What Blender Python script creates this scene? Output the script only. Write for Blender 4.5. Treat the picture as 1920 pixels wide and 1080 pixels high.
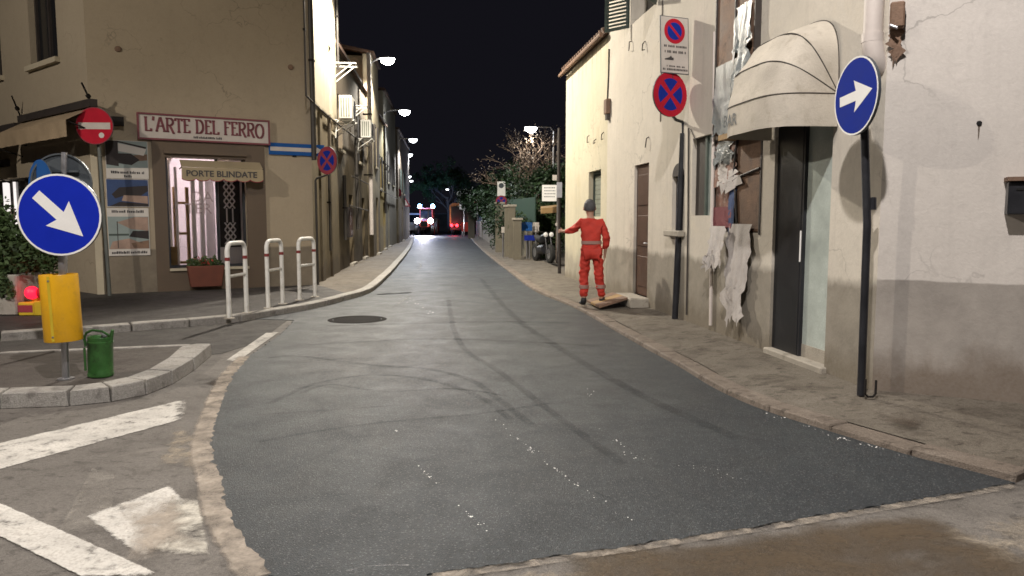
import bpy, bmesh, math, random
from mathutils import Vector, Matrix, noise as mnoise

for o in list(bpy.data.objects):
    bpy.data.objects.remove(o)
C = bpy.context.scene.collection
R = math.radians
rnd = random.Random(7)

# ---------------------------------------------------------------- camera
F, PITCH, HC = 1387.0, R(5.35), 1.55          # focal length in photo pixels (26 mm), tilt, eye height
cam = bpy.data.cameras.new('camera')
cam.sensor_width = 36; cam.lens = 36 * F / 1920; cam.clip_end = 2000; cam.clip_start = .05
co = bpy.data.objects.new('camera', cam); C.objects.link(co)
co.location = (0, 0, HC); co.rotation_euler = (math.pi / 2 - PITCH, 0, 0)
bpy.context.scene.camera = co

# ---------------------------------------------------------------- world (night sky)
w = bpy.data.worlds.new('World'); bpy.context.scene.world = w; w.use_nodes = True
bg = w.node_tree.nodes['Background']
bg.inputs[0].default_value = (.0060, .0058, .0085, 1); bg.inputs[1].default_value = 1.0

vs = bpy.context.scene.view_settings
vs.view_transform = 'Standard'; vs.look = 'None'; vs.gamma = 1; vs.exposure = 0.0; vs.use_curve_mapping = False

# street lamps and one added fill lamp: positions and strengths (lamp bodies are built further down)
LAMP_A = dict(pos=(-3.5, 18.5, 8.3), watt=5000, col=(1, .91, .77), spot=156, aim=(.15, -.1, -1))   # on the corner house, above the frame
LAMP_B = dict(pos=(-.1, 1.3, 9.0), watt=3700, col=(1, .935, .89), spot=140, aim=(.15, .22, -1))        # over the junction, above the camera
LAMP_C = dict(pos=(-4.62, 28.0, 7.4), watt=1900, col=(1, .94, .82), spot=150, aim=(.1, 0, -1))       # bracket lamp in view
LAMP_D = dict(pos=(-5.15, 36.0, 6.65), watt=1500, col=(.92, .96, 1), spot=150, aim=(.1, 0, -1))       # second bracket lamp in view
LAMP_T = dict(pos=(.85, 33.0, 5.5), watt=200, col=(1, .9, .76), spot=165, aim=(.1, 0, -1))          # lamp by the lit tree
LAMP_FILL = dict(pos=(-12.0, 3.0, 8.5), watt=3000, col=(1, .89, .76), spot=150, aim=(.0, .35, -1))      # added out of view on the left to brighten wing and facade
LAMP_F = dict(watt=1500, col=(.95, .96, 1), spot=150, aim=(.1, 0, -1))                                # further lamps down the street

bpy.context.scene.cycles.use_denoising = True
bpy.context.scene.cycles.filter_width = 1.6
bpy.context.scene.cycles.max_bounces = 6
bpy.context.scene.cycles.diffuse_bounces = 3
bpy.context.scene.cycles.transparent_max_bounces = 12
bpy.context.scene.cycles.sample_clamp_indirect = 4

# ---------------------------------------------------------------- pixel / plane helpers (metres come out)
cP, sP = math.cos(PITCH), math.sin(PITCH)
def ray(px, py):
    u = (px - 960) / F; v = (540 - py) / F
    return Vector((u, cP + v * sP, v * cP - sP))
def G(px, py, z=0.0):
    r = ray(px, py); t = (z - HC) / r.z
    return Vector((r.x * t, r.y * t, z))
def D(px, py, y):
    r = ray(px, py); t = y / r.y
    return Vector((r.x * t, y, HC + r.z * t))

class Fr:
    """a vertical wall frame: s along the wall, o outwards, z up"""
    def __init__(self, p, d, side):
        self.p = Vector((p[0], p[1], 0)); self.d = Vector((d[0], d[1], 0)).normalized()
        n = Vector((self.d.y, -self.d.x, 0)); self.n = n * side
    def P(self, s, o, z):
        v = self.p + self.d * s + self.n * o; return Vector((v.x, v.y, z))
    def W(self, px, py, o=0.0):
        r = ray(px, py); q = self.p + self.n * o
        t = q.dot(self.n) / r.dot(self.n)
        h = r * t
        return (h - q).dot(self.d), HC + h.z
    def M(self, s, o, z, flip=False):
        """basis for flat things: x = reader's right, y = up, z = out of the wall"""
        x = self.n.cross(Vector((0, 0, 1))) * -1
        return basis(self.P(s, o, z), x)
def basis(org, right, up=Vector((0, 0, 1))):
    x = Vector(right).normalized(); y = Vector(up).normalized(); z = x.cross(y)
    m = Matrix((x, y, z)).transposed().to_4x4(); m.translation = Vector(org)
    return m

# ---------------------------------------------------------------- materials
MATS = {}
class NT:
    def __init__(self, name):
        self.m = bpy.data.materials.new(name); self.m.use_nodes = True
        self.t = self.m.node_tree; self.b = self.t.nodes['Principled BSDF']
        self.out = self.t.nodes['Material Output']; MATS[name] = self.m
    def n(self, typ, **kw):
        x = self.t.nodes.new(typ)
        for k, v in kw.items(): setattr(x, k, v)
        return x
    def l(self, a, b): self.t.links.new(a, b)
    def put(self, sock, v):
        if hasattr(v, 'is_output') or isinstance(v, bpy.types.NodeSocket): self.l(v, sock)
        else:
            if isinstance(v, (tuple, list)) and len(v) == 3 and sock.type == 'RGBA': v = (*v, 1)
            sock.default_value = v
    def pos(self): return self.n('ShaderNodeNewGeometry').outputs['Position']
    def obj(self): return self.n('ShaderNodeTexCoord').outputs['Object']
    def vmul(self, v, s):
        x = self.n('ShaderNodeVectorMath', operation='MULTIPLY'); self.l(v, x.inputs[0]); x.inputs[1].default_value = s
        return x.outputs[0]
    def sep(self, v):
        x = self.n('ShaderNodeSeparateXYZ'); self.l(v, x.inputs[0]); return x.outputs
    def noise(self, vec, scale, detail=4, rough=.55, dist=0):
        x = self.n('ShaderNodeTexNoise'); self.l(vec, x.inputs['Vector'])
        x.inputs['Scale'].default_value = scale; x.inputs['Detail'].default_value = detail
        x.inputs['Roughness'].default_value = rough; x.inputs['Distortion'].default_value = dist
        return x.outputs['Fac']
    def voro(self, vec, scale, feature='F1'):
        x = self.n('ShaderNodeTexVoronoi', feature=feature); self.l(vec, x.inputs['Vector']); x.inputs['Scale'].default_value = scale
        return x.outputs['Distance']
    def rng(self, f, a, b, lo=0.0, hi=1.0):
        x = self.n('ShaderNodeMapRange'); self.put(x.inputs[0], f)
        for i, v in enumerate((a, b, lo, hi)): x.inputs[i + 1].default_value = v
        return x.outputs[0]
    def math(self, op, a, b=0.0):
        x = self.n('ShaderNodeMath', operation=op); self.put(x.inputs[0], a); self.put(x.inputs[1], b); return x.outputs[0]
    def mix(self, f, a, b, mode='MIX'):
        x = self.n('ShaderNodeMix', data_type='RGBA', blend_type=mode)
        self.put(x.inputs[0], f); self.put(x.inputs[6], a); self.put(x.inputs[7], b); return x.outputs[2]
    def col(self, v): self.put(self.b.inputs['Base Color'], v)
    def rough(self, v): self.put(self.b.inputs['Roughness'], v)
    def bump(self, h, dist=.005, strength=1.0):
        x = self.n('ShaderNodeBump'); x.inputs['Distance'].default_value = dist; x.inputs['Strength'].default_value = strength
        self.l(h, x.inputs['Height']); self.l(x.outputs[0], self.b.inputs['Normal'])
    def alpha(self, v): self.put(self.b.inputs['Alpha'], v)

def shade(c, k): return tuple(min(1, x * k) for x in c)
def simple(name, col, rough=.6, var=.2, scale=2.5, bump=.0, metal=0, fine=60, dirt=None, spec=.4):
    t = NT(name); v = t.pos()
    a = t.noise(v, scale, 5); f = t.noise(v, fine, 3)
    c = t.mix(t.rng(a, .3, .7), shade(col, 1 - var), shade(col, 1 + var))
    c = t.mix(t.rng(f, .3, .7, 0, .5), c, shade(col, 1 - var * .8))
    if dirt: c = t.mix(t.rng(t.noise(v, scale * 2.3, 6, .7), .52, .7, 0, .75), c, dirt)
    t.col(c); t.rough(t.rng(a, .3, .7, max(.05, rough - .08), min(1, rough + .08)))
    t.b.inputs['Metallic'].default_value = metal; t.b.inputs['Specular IOR Level'].default_value = spec
    if bump: t.bump(f, bump)
    return t.m
def glow(name, col, strength):
    t = NT(name); t.col(shade(col, .6)); t.put(t.b.inputs['Emission Color'], col); t.b.inputs['Emission Strength'].default_value = strength
    return t.m
def plaster(name, col, var=.12, dado=None, streak=.25, damp=None, patch=None, bump=.006, rough=.9, eave=None):
    """dado = (height, wobble, colour, softness); damp = (height, colour); patch = colour of worn patches"""
    t = NT(name); v = t.pos(); z = t.sep(v)[2]
    big = t.noise(v, .55, 5, .6); med = t.noise(v, 2.7, 6, .65); fine = t.noise(v, 38, 4, .6)
    c = t.mix(t.rng(big, .3, .7), shade(col, 1 - var), shade(col, 1 + var * .6))
    c = t.mix(t.rng(med, .35, .75, 0, .45), c, shade(col, 1 - var * 1.6))
    tro = t.noise(v, 9, 6, .7, .8)
    c = t.mix(t.rng(tro, .52, .70, 0, .30), c, shade(col, .70)); c = t.mix(t.rng(tro, .42, .30, 0, .25), c, shade(col, 1.12))
    vx = t.n('ShaderNodeVectorMath', operation='ADD'); t.l(v, vx.inputs[0]); nz = t.n('ShaderNodeTexNoise'); t.l(v, nz.inputs['Vector']); nz.inputs['Scale'].default_value = 2.2; nz.inputs['Detail'].default_value = 5; t.l(nz.outputs['Color'], vx.inputs[1])
    ck = t.voro(vx.outputs[0], .75, 'DISTANCE_TO_EDGE'); ckm = t.math('MULTIPLY', t.rng(ck, .010, .003), t.rng(big, .48, .62))
    c = t.mix(t.math('MULTIPLY', ckm, .5), c, shade(col, .35))
    st = t.noise(t.vmul(v, (7, 7, .35)), 1.0, 5, .65)
    c = t.mix(t.rng(st, .55, .8, 0, streak), c, shade(col, .45))
    if patch:
        c = t.mix(t.rng(t.noise(v, 1.15, 7, .68, .6), .56, .63, 0, .7), c, patch)
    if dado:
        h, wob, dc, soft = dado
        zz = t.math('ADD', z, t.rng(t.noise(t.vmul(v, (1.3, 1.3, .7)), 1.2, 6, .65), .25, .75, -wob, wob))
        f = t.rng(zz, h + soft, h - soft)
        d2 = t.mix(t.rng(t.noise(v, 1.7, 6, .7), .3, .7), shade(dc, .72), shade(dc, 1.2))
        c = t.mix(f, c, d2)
    if damp:
        h, dc = damp
        zz = t.math('ADD', z, t.rng(t.noise(t.vmul(v, (1.6, 1.6, .8)), 1.4, 5, .6), .25, .75, -.22, .22))
        c = t.mix(t.rng(zz, h + .1, h - .12, 0, .8), c, dc)
    if eave:                                            # run-off streaks below a dripping gutter
        e1 = t.math('ADD', z, t.rng(t.noise(t.vmul(v, (5, 5, .15)), 1.0, 4, .6), .3, .75, -1.3, .75))
        c = t.mix(t.rng(e1, eave - .5, eave + .35, 0, .62), c, shade(col, .3))
    c = t.mix(t.rng(fine, .3, .7, 0, .18), c, shade(col, .6))
    t.col(c); t.rough(rough); t.b.inputs['Specular IOR Level'].default_value = .2
    hgt = t.math('ADD', t.math('ADD', t.math('MULTIPLY', med, 1.2), t.math('MULTIPLY', tro, .7)), t.math('MULTIPLY', fine, .3))
    t.bump(hgt, bump, .8)
    return t.m

plaster('white_plaster', (.60, .56, .52), .09, (1.045, .012, (.345, .315, .285), .006), .14, (.46, (.16, .122, .09)), None)
plaster('street_plaster', (.62, .575, .50), .12, (1.0, .10, (.27, .245, .205), .05), .32, (.34, (.17, .145, .11)), (.60, .55, .465))
plaster('low_house_plaster', (.57, .525, .40), .12, (.72, .30, (.36, .33, .27), .16), .55, (.30, (.18, .155, .12)), (.50, .45, .32), eave=5.0)
plaster('tan_plaster', (.37, .31, .225), .07, (.95, .02, (.20, .17, .13), .02), .12, None, None, .005)
plaster('tan_plaster_plain', (.37, .315, .235), .07, None, .15, None, None, .005)
plaster('ochre_street_plaster', (.46, .41, .31), .16, (4.05, .12, (.135, .108, .066), .10), .55, (.5, (.07, .055, .04)), None)  # dirty below the ledge; lamp cutoff also painted into the darker lower colour
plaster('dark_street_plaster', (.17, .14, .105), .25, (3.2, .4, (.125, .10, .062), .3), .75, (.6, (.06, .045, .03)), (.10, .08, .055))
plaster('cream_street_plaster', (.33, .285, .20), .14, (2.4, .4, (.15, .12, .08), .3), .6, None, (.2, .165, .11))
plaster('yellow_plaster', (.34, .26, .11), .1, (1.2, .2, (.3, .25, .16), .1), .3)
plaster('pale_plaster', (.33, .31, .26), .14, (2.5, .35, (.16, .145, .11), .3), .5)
plaster('grey_wall_plaster', (.20, .18, .14), .16, (.3, .2, (.2, .18, .14), .2), .5, None, (.22, .2, .15))
plaster('shop_room_paint', (.62, .56, .57), .05, None, .05)
simple('pilaster_stone', (.44, .39, .29), .85, .12, 2, .004)
simple('portal_brown', (.105, .075, .05), .6, .15, 2, .002)
simple('dark_brown_wood', (.075, .038, .024), .5, .25, 4, .002)
simple('board_brown', (.20, .125, .085), .75, .35, 3.5, .004, dirt=(.06, .04, .03))
simple('plank_wood', (.30, .19, .08), .7, .25, 6, .003)
simple('step_stone', (.36, .33, .28), .85, .2, 3, .006, dirt=(.16, .14, .11))
simple('black_paint', (.012, .013, .016), .38, .3, 3, .001)
simple('charcoal_metal', (.035, .036, .042), .4, .3, 5, .001, .4)
simple('iron_dark', (.022, .02, .019), .9, .3, 6, .002, 0, spec=.1)
simple('galvanised', (.42, .42, .44), .4, .12, 9, .001, .85)
simple('sign_back_grey', (.105, .12, .135), .45, .15, 4, 0, .5)
simple('sign_post_grey', (.13, .14, .13), .5, .15, 4, 0, .3)
simple('white_paint', (.70, .69, .65), .5, .08, 4, .001, dirt=(.45, .42, .36))
simple('sign_white', (.80, .79, .77), .75, .05, 5, spec=.03)
simple('sign_white_worn', (.50, .46, .42), .75, .10, 5, spec=.03)
simple('sign_blue', (.010, .026, .40), .75, .06, 6, spec=.03)
simple('sign_blue_deep', (.014, .030, .25), .75, .08, 6, spec=.03)
simple('sign_blue_pale', (.02, .085, .27), .75, .1, 6, spec=.03)
simple('sign_red', (.42, .018, .035), .75, .1, 6, spec=.03)
simple('sign_red_dull', (.27, .05, .065), .75, .1, 6, spec=.03)
simple('sign_text', (.05, .045, .045), .6, .1, 6)
simple('letter_maroon', (.17, .045, .055), .6, .15, 8)
simple('letter_grey', (.38, .30, .31), .6, .1, 5)
simple('band_red', (.20, .03, .03), .5, .15, 6)
simple('yellow_plastic', (.68, .36, .012), .38, .08, 5, .0006, dirt=(.50, .28, .03))
simple('yellow_plastic_dark', (.55, .40, .03), .4, .1, 5)
simple('green_paint', (.034, .115, .026), .38, .3, 9, .001, dirt=(.02, .035, .015))
simple('inner_dark', (.006, .006, .006), .8, .1, 2)
simple('awning_fabric', (.50, .455, .385), .8, .16, 3.2, .003, dirt=(.33, .29, .23))
simple('awning_beige', (.33, .27, .17), .85, .12, 2.2, .002)
simple('awning_tan', (.34, .26, .17), .85, .15, 2.2, .002)
simple('terracotta', (.15, .05, .032), .75, .15, 6, .003)
simple('roof_tile', (.11, .065, .045), .85, .3, 6, .004, dirt=(.07, .055, .04))
simple('cream_pipe', (.60, .54, .50), .55, .06, 4, .001)
simple('dark_pipe', (.05, .045, .04), .5, .25, 4, .001, .3)
simple('cable_dark', (.06, .052, .045), .7, .2, 4)
simple('ac_white', (.62, .61, .56), .5, .06, 4)
simple('shutter_green', (.055, .075, .065), .55, .2, 6, .001)
simple('shutter_grey_green', (.19, .205, .17), .6, .2, 6, .001)
simple('old_wood_dark', (.04, .033, .03), .6, .25, 6, .002)
simple('glass_dark', (.012, .013, .015), .12, .2, 2)
simple('glass_frost', (.42, .47, .44), .2, .3, 2.2)
simple('sticker_blue', (.10, .18, .33), .4, .2, 20)
simple('sheet_white', (.46, .43, .41), .6, .15, 5, .004, dirt=(.36, .31, .28))
simple('sheet_grey', (.21, .23, .235), .35, .25, 5, .003)
simple('poster_rust', (.23, .12, .09), .5, .45, 7, .002, dirt=(.4, .36, .33))
simple('paper_white', (.55, .52, .48), .7, .06, 8)
simple('paper_blue', (.035, .065, .16), .7, .3, 2.6)
simple('paper_sea', (.24, .29, .28), .7, .15, 3)
simple('paper_dark', (.028, .022, .022), .7, .3, 5)
simple('paper_tan', (.33, .23, .18), .7, .25, 5)
simple('panel_white', (.80, .75, .75), .5, .06, 4)
simple('rubber', (.018, .018, .018), .8, .2, 8)
simple('tractor_red', (.30, .05, .04), .45, .2, 5)
simple('truck_orange', (.45, .20, .07), .6, .2, 3)
simple('truck_dark', (.03, .028, .026), .6, .2, 3)
simple('bark', (.17, .125, .095), .9, .3, 9, .01)
simple('concrete', (.36, .34, .30), .9, .2, 5, .006, dirt=(.2, .18, .15))
simple('fence_green', (.02, .05, .035), .8, .25, 3)
simple('workwear_red', (.50, .040, .026), .75, .15, 7, .004)
simple('reflective_grey', (.34, .20, .17), .45, .1, 9)
simple('skin', (.42, .25, .18), .6, .08, 9)
simple('hair_dark', (.075, .075, .082), .7, .25, 22, .003)
simple('boot_black', (.02, .02, .022), .55, .2, 9, .001)
simple('soil', (.05, .035, .025), .95, .3, 9, .01)
glow('lamp_glow', (1, .97, .88), 90)
glow('lamp_glow_white', (.95, .98, 1), 55)
glow('lamp_glow_far', (.9, .95, 1), 9)
glow('tube_glow', (1, .90, .93), 330)
glow('headlight_glow', (1, .97, .98), 70)
glow('beacon_glow', (.35, .72, 1), 26)
glow('tail_glow', (1, .03, .05), 7)
glow('flash_red', (1, .015, .05), 1.6)
glow('lit_window', (1, .93, .90), 1.0)

def leafmat(name, col, var=.5):
    t = NT(name); v = t.pos()
    c = t.mix(t.rng(t.noise(v, 3.5, 4), .3, .7), shade(col, 1 - var), shade(col, 1 + var))
    t.col(c); t.rough(.6); t.b.inputs['Specular IOR Level'].default_value = .3
    return t.m
leafmat('leaf_dark', (.022, .045, .018)); leafmat('leaf_mid', (.045, .075, .025)); leafmat('leaf_pale', (.16, .12, .085))
leafmat('flower_red', (.35, .04, .03))

def asphalt_new():
    t = NT('fresh_asphalt'); v = t.pos()
    fine = t.noise(v, 210, 2, .7); agg = t.voro(v, 130); big = t.noise(v, .45, 5, .6, .4); med = t.noise(v, 2.2, 6, .65, .5)
    lane = t.noise(t.vmul(v, (2.6, .35, 1)), 1, 5, .65)
    c = t.mix(t.rng(big, .36, .62), (.025, .035, .045), (.058, .072, .080))
    c = t.mix(t.rng(med, .45, .72, 0, .6), c, (.038, .042, .047))
    c = t.mix(t.rng(t.noise(t.vmul(v, (1, .45, 1)), 1.1, 7, .72, 1.6), .50, .66, 0, .7), c, (.030, .032, .035))
    c = t.mix(t.rng(lane, .5, .7, 0, .3), c, (.098, .106, .104))
    c = t.mix(t.rng(t.noise(v, 48, 5, .85), .45, .58, 0, .85), c, (.016, .019, .023))
    c = t.mix(t.rng(fine, .35, .65, 0, .85), c, (.014, .016, .019))
    c = t.mix(t.rng(t.voro(v, 48), .30, .06, 0, .75), c, (.17, .175, .18))
    t.col(c); t.rough(t.rng(med, .3, .7, .48, .64)); t.b.inputs['Specular IOR Level'].default_value = .38
    t.bump(t.math('ADD', fine, t.math('MULTIPLY', agg, .8)), .0045, .8)
def asphalt_old(name, a, b, dark, stain, spec=.3):
    t = NT(name); v = t.pos()
    fine = t.noise(v, 150, 3, .7); agg = t.voro(v, 95); big = t.noise(v, .8, 6, .65, .5); med = t.noise(v, 3.2, 7, .7, .6)
    c = t.mix(t.rng(big, .32, .68), a, b)
    c = t.mix(t.rng(t.noise(v, 46, 6, .85), .44, .60, 0, .6), c, shade(a, .5))
    c = t.mix(t.rng(med, .5, .62, 0, .55), c, dark)
    c = t.mix(t.rng(t.noise(v, 1.3, 7, .7, 1), .55, .68, 0, .6), c, stain)
    c = t.mix(t.rng(fine, .35, .7, 0, .5), c, shade(a, .45))
    c = t.mix(t.rng(agg, .3, .1, 0, .3), c, shade(b, 1.5))
    c = t.mix(t.rng(t.noise(t.vmul(v, (1, 1.6, 1)), 7.5, 5, .7, .3), .55, .65, 0, .7), c, shade(dark, .6))
    t.col(c); t.rough(t.rng(med, .3, .7, .62, .85)); t.b.inputs['Specular IOR Level'].default_value = spec
    t.bump(t.math('ADD', fine, t.math('MULTIPLY', agg, .7)), .007, .8)
asphalt_new()
asphalt_old('old_asphalt', (.16, .146, .132), (.235, .216, .195), (.10, .09, .08), (.29, .265, .235))
asphalt_old('island_asphalt', (.085, .072, .064), (.115, .10, .088), (.06, .05, .045), (.10, .088, .075))
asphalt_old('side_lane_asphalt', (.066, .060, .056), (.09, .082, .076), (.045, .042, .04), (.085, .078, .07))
asphalt_old('pavement_right', (.145, .125, .10), (.235, .208, .17), (.06, .046, .035), (.28, .25, .21))
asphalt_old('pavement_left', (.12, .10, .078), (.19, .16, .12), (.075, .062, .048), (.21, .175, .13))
asphalt_old('kerb_pink', (.20, .163, .132), (.28, .235, .193), (.10, .08, .065), (.33, .285, .24))
asphalt_old('kerb_grey', (.36, .34, .31), (.47, .45, .42), (.24, .22, .2), (.52, .50, .46))
def patchy(name, col, cut=.5, soft=.08, scale=7, rough=.8, dark=None, gain=1.0):
    """a worn sheet: holes where the noise is low"""
    t = NT(name); v = t.pos()
    a = t.noise(v, scale, 8, .72, .4); f = t.noise(v, 70, 3, .6)
    c = t.mix(t.rng(t.noise(v, scale * .5, 5), .3, .7), shade(col, .78), shade(col, 1.12))
    if dark: c = t.mix(t.rng(f, .45, .7, 0, .7), c, dark)
    at_ = t.n('ShaderNodeAttribute', attribute_name='fade'); a = t.math('ADD', a, t.rng(at_.outputs['Fac'], 0, 1, -.62, 0))
    t.b.inputs['Specular IOR Level'].default_value = .08 if rough > .5 else .35
    t.col(c); t.rough(rough); t.alpha(t.rng(a, cut - soft, cut + soft, 0, gain)); t.bump(f, .003)
patchy('road_paint', (.56, .54, .50), .37, .10, 8, .8, (.33, .30, .27))
patchy('road_paint_worn', (.60, .57, .50), .46, .12, 5, .75, (.36, .33, .28))
patchy('road_paint_ghost', (.36, .335, .30), .52, .14, 5, .8, (.2, .18, .16), .6)
patchy('milled_dust', (.40, .35, .295), .42, .22, 6, .95, (.30, .255, .21))
patchy('broken_dust', (.36, .32, .27), .53, .14, 8, .95, (.24, .2, .165), .85)
patchy('loose_dust', (.42, .365, .29), .52, .12, 7, .9, (.22, .18, .14), .8)
patchy('mud_wet', (.10, .072, .044), .40, .18, 1.7, .5, (.04, .028, .018), .85)
patchy('grime', (.06, .045, .035), .50, .14, 5, .85, None, .7)
patchy('tyre_black', (.018, .020, .022), .53, .24, 4, 1.0, None, .28)
patchy('chalk', (.5, .5, .5), .52, .14, 14, .8, None, .6)
patchy('crack_fill', (.008, .008, .008), .3, .1, 9, 1.0, None, .9)

# ---------------------------------------------------------------- mesh builder
class MB:
    def __init__(self): self.v = []; self.f = []
    def add(self, vs, fs):
        k = len(self.v); self.v += [Vector(a) for a in vs]; self.f += [tuple(i + k for i in f) for f in fs]; return self
    def box8(self, p):
        return self.add(p, [(0, 3, 2, 1), (4, 5, 6, 7), (0, 1, 5, 4), (1, 2, 6, 5), (2, 3, 7, 6), (3, 0, 4, 7)])
    def box(self, a, b):
        (x0, y0, z0), (x1, y1, z1) = a, b
        return self.box8([(x0, y0, z0), (x1, y0, z0), (x1, y1, z0), (x0, y1, z0), (x0, y0, z1), (x1, y0, z1), (x1, y1, z1), (x0, y1, z1)])
    def wbox(self, fr, s0, s1, o0, o1, z0, z1):
        q = [fr.P(s0, o0, z0), fr.P(s1, o0, z0), fr.P(s1, o1, z0), fr.P(s0, o1, z0)]
        return self.box8(q + [Vector((a.x, a.y, z1)) for a in q])
    def mbox(self, M, a, b):
        k = len(self.v); self.box(a, b)
        for i in range(k, len(self.v)): self.v[i] = M @ self.v[i]
        return self
    def prism(self, pts, z0, z1, M=None):
        n = len(pts); vs = [Vector((x, y, z0)) for x, y in pts] + [Vector((x, y, z1)) for x, y in pts]
        if M is not None: vs = [M @ a for a in vs]
        fs = [tuple(range(n - 1, -1, -1)), tuple(range(n, 2 * n))] + [(i, (i + 1) % n, n + (i + 1) % n, n + i) for i in range(n)]
        return self.add(vs, fs)
    def ring(self, po, pi, z0, z1, M=None):
        n = len(po)
        vs = [Vector((x, y, z)) for z in (z0, z1) for p in (po, pi) for x, y in p]
        if M is not None: vs = [M @ a for a in vs]
        fs = []
        for i in range(n):
            j = (i + 1) % n
            fs += [(2 * n + i, 2 * n + j, 3 * n + j, 3 * n + i), (i, j, 2 * n + j, 2 * n + i), (n + j, n + i, 3 * n + i, 3 * n + j), (j, i, n + i, n + j)]
        return self.add(vs, fs)
    def tube(self, path, r, n=8, cap=True):
        path = [Vector(p) for p in path]; rs = r if isinstance(r, (list, tuple)) else [r] * len(path)
        k0 = len(self.v); vs = []; fs = []; prev = None
        for i, p in enumerate(path):
            t = (path[min(i + 1, len(path) - 1)] - path[max(i - 1, 0)]).normalized()
            if prev is None:
                a = Vector((0, 0, 1)) if abs(t.z) < .9 else Vector((1, 0, 0)); u = t.cross(a).normalized()
            else:
                u = (prev - t * prev.dot(t)).normalized()
            prev = u; b = t.cross(u)
            vs += [p + (u * math.cos(2 * math.pi * j / n) + b * math.sin(2 * math.pi * j / n)) * rs[i] for j in range(n)]
        for i in range(len(path) - 1):
            for j in range(n):
                a = i * n + j; b2 = i * n + (j + 1) % n
                fs.append((a, b2, b2 + n, a + n))
        if cap: fs += [tuple(range(n - 1, -1, -1)), tuple(len(vs) - n + j for j in range(n))]
        return self.add(vs, fs)
    def lathe(self, prof, n=20, M=None, close=False):
        vs = []; fs = []
        for r, z in prof:
            for j in range(n):
                a = 2 * math.pi * j / n; vs.append(Vector((r * math.cos(a), r * math.sin(a), z)))
        m = len(prof)
        for i in range(m - 1):
            for j in range(n):
                k = (j + 1) % n; fs.append((i * n + j, i * n + k, (i + 1) * n + k, (i + 1) * n + j))
        if close: fs += [tuple(range(n - 1, -1, -1)), tuple((m - 1) * n + j for j in range(n))]
        if M is not None: vs = [M @ a for a in vs]
        return self.add(vs, fs)
    def grid(self, fn, nu, nv):
        vs = [fn(i / nu, j / nv) for j in range(nv + 1) for i in range(nu + 1)]
        fs = [(j * (nu + 1) + i, j * (nu + 1) + i + 1, (j + 1) * (nu + 1) + i + 1, (j + 1) * (nu + 1) + i) for j in range(nv) for i in range(nu)]
        return self.add(vs, fs)
    def build(self, name, mat, parent=None, smooth=False, loc=None, bevel=0):
        """vertices are in world metres; parent empties are unrotated, so the thing's origin is subtracted"""
        org = Vector((0, 0, 0))
        if parent is not None:
            p = parent
            while p is not None: org += p.location; p = p.parent
        elif loc is not None: org = Vector(loc)
        me = bpy.data.meshes.new(name); me.from_pydata([tuple(a - org) for a in self.v], [], self.f); me.update()
        bm = bmesh.new(); bm.from_mesh(me); bmesh.ops.recalc_face_normals(bm, faces=bm.faces)
        if bevel:
            bmesh.ops.bevel(bm, geom=[e for e in bm.edges if len(e.link_faces) == 2 and e.calc_face_angle(0) > .6], offset=bevel, segments=1, affect='EDGES')
        bm.to_mesh(me); bm.free()
        if smooth:
            for p in me.polygons: p.use_smooth = True
            me.set_sharp_from_angle(angle=R(40))
        me.materials.append(MATS[mat]); o = bpy.data.objects.new(name, me); C.objects.link(o)
        if parent is not None: o.parent = parent
        elif loc is not None: o.location = loc
        return o
def tag(o, label=None, cat=None, group=None, kind=None):
    if label: o['label'] = label
    if cat: o['category'] = cat
    if group: o['group'] = group
    if kind: o['kind'] = kind
    return o
def thing(name, loc, label, cat, group=None):
    o = bpy.data.objects.new(name, None); C.objects.link(o); o.location = loc; o.empty_display_size = .2
    return tag(o, label, cat, group)
def struct(mb, name, mat, **k):
    return tag(mb.build(name, mat, **k), kind='structure')
def copy_tree(o, parent=None):
    c = o.copy(); C.objects.link(c); c.parent = parent
    for ch in list(o.children): copy_tree(ch, c)
    return c
def circ(r, n=32, cx=0, cy=0, a0=0): return [(cx + r * math.cos(a0 + 2 * math.pi * i / n), cy + r * math.sin(a0 + 2 * math.pi * i / n)) for i in range(n)]
def smooth_line(pts, sub=6):
    pts = [Vector((p[0], p[1])) for p in pts]; out = []
    for i in range(len(pts) - 1):
        p0, p1, p2, p3 = pts[max(i - 1, 0)], pts[i], pts[i + 1], pts[min(i + 2, len(pts) - 1)]
        for k in range(sub):
            t = k / sub
            out.append(.5 * ((2 * p1) + (p2 - p0) * t + (2 * p0 - 5 * p1 + 4 * p2 - p3) * t * t + (3 * p1 - p0 - 3 * p2 + p3) * t ** 3))
    out.append(pts[-1]); return out
def offset_line(line, d):
    out = []
    for i, p in enumerate(line):
        t = (line[min(i + 1, len(line) - 1)] - line[max(i - 1, 0)]).normalized(); out.append(p + Vector((t.y, -t.x)) * d)
    return out
def set_fade(o, vals):
    at_ = o.data.attributes.new('fade', 'FLOAT', 'POINT'); at_.data.foreach_set('value', vals); return o
class FadeMB(MB):
    def build(self, *a, **k):
        o = MB.build(self, *a, **k); return set_fade(o, self.fade)
def ribbon(line, w, z, jit=0.0, seed=1):
    """a strip along a line, five points wide; the outer ones carry fade 0 so the edge breaks up"""
    r_ = random.Random(seed); mb = FadeMB(); mb.fade = []; n = len(line); cols = (-.62, -.32, 0, .32, .62); L_ = [offset_line(line, w * c_) for c_ in cols]
    for i in range(n):
        j = r_.uniform(-jit, jit)
        for k in range(5):
            mb.v.append(Vector((L_[k][i].x + j, L_[k][i].y, z))); mb.fade.append((0, 1, 1, 1, 0)[k] * (0.35 if i in (0, n - 1) else 1))
    mb.f = [(i * 5 + k, i * 5 + k + 1, i * 5 + k + 6, i * 5 + k + 5) for i in range(n - 1) for k in range(4)]
    return mb
_dg = None
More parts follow.
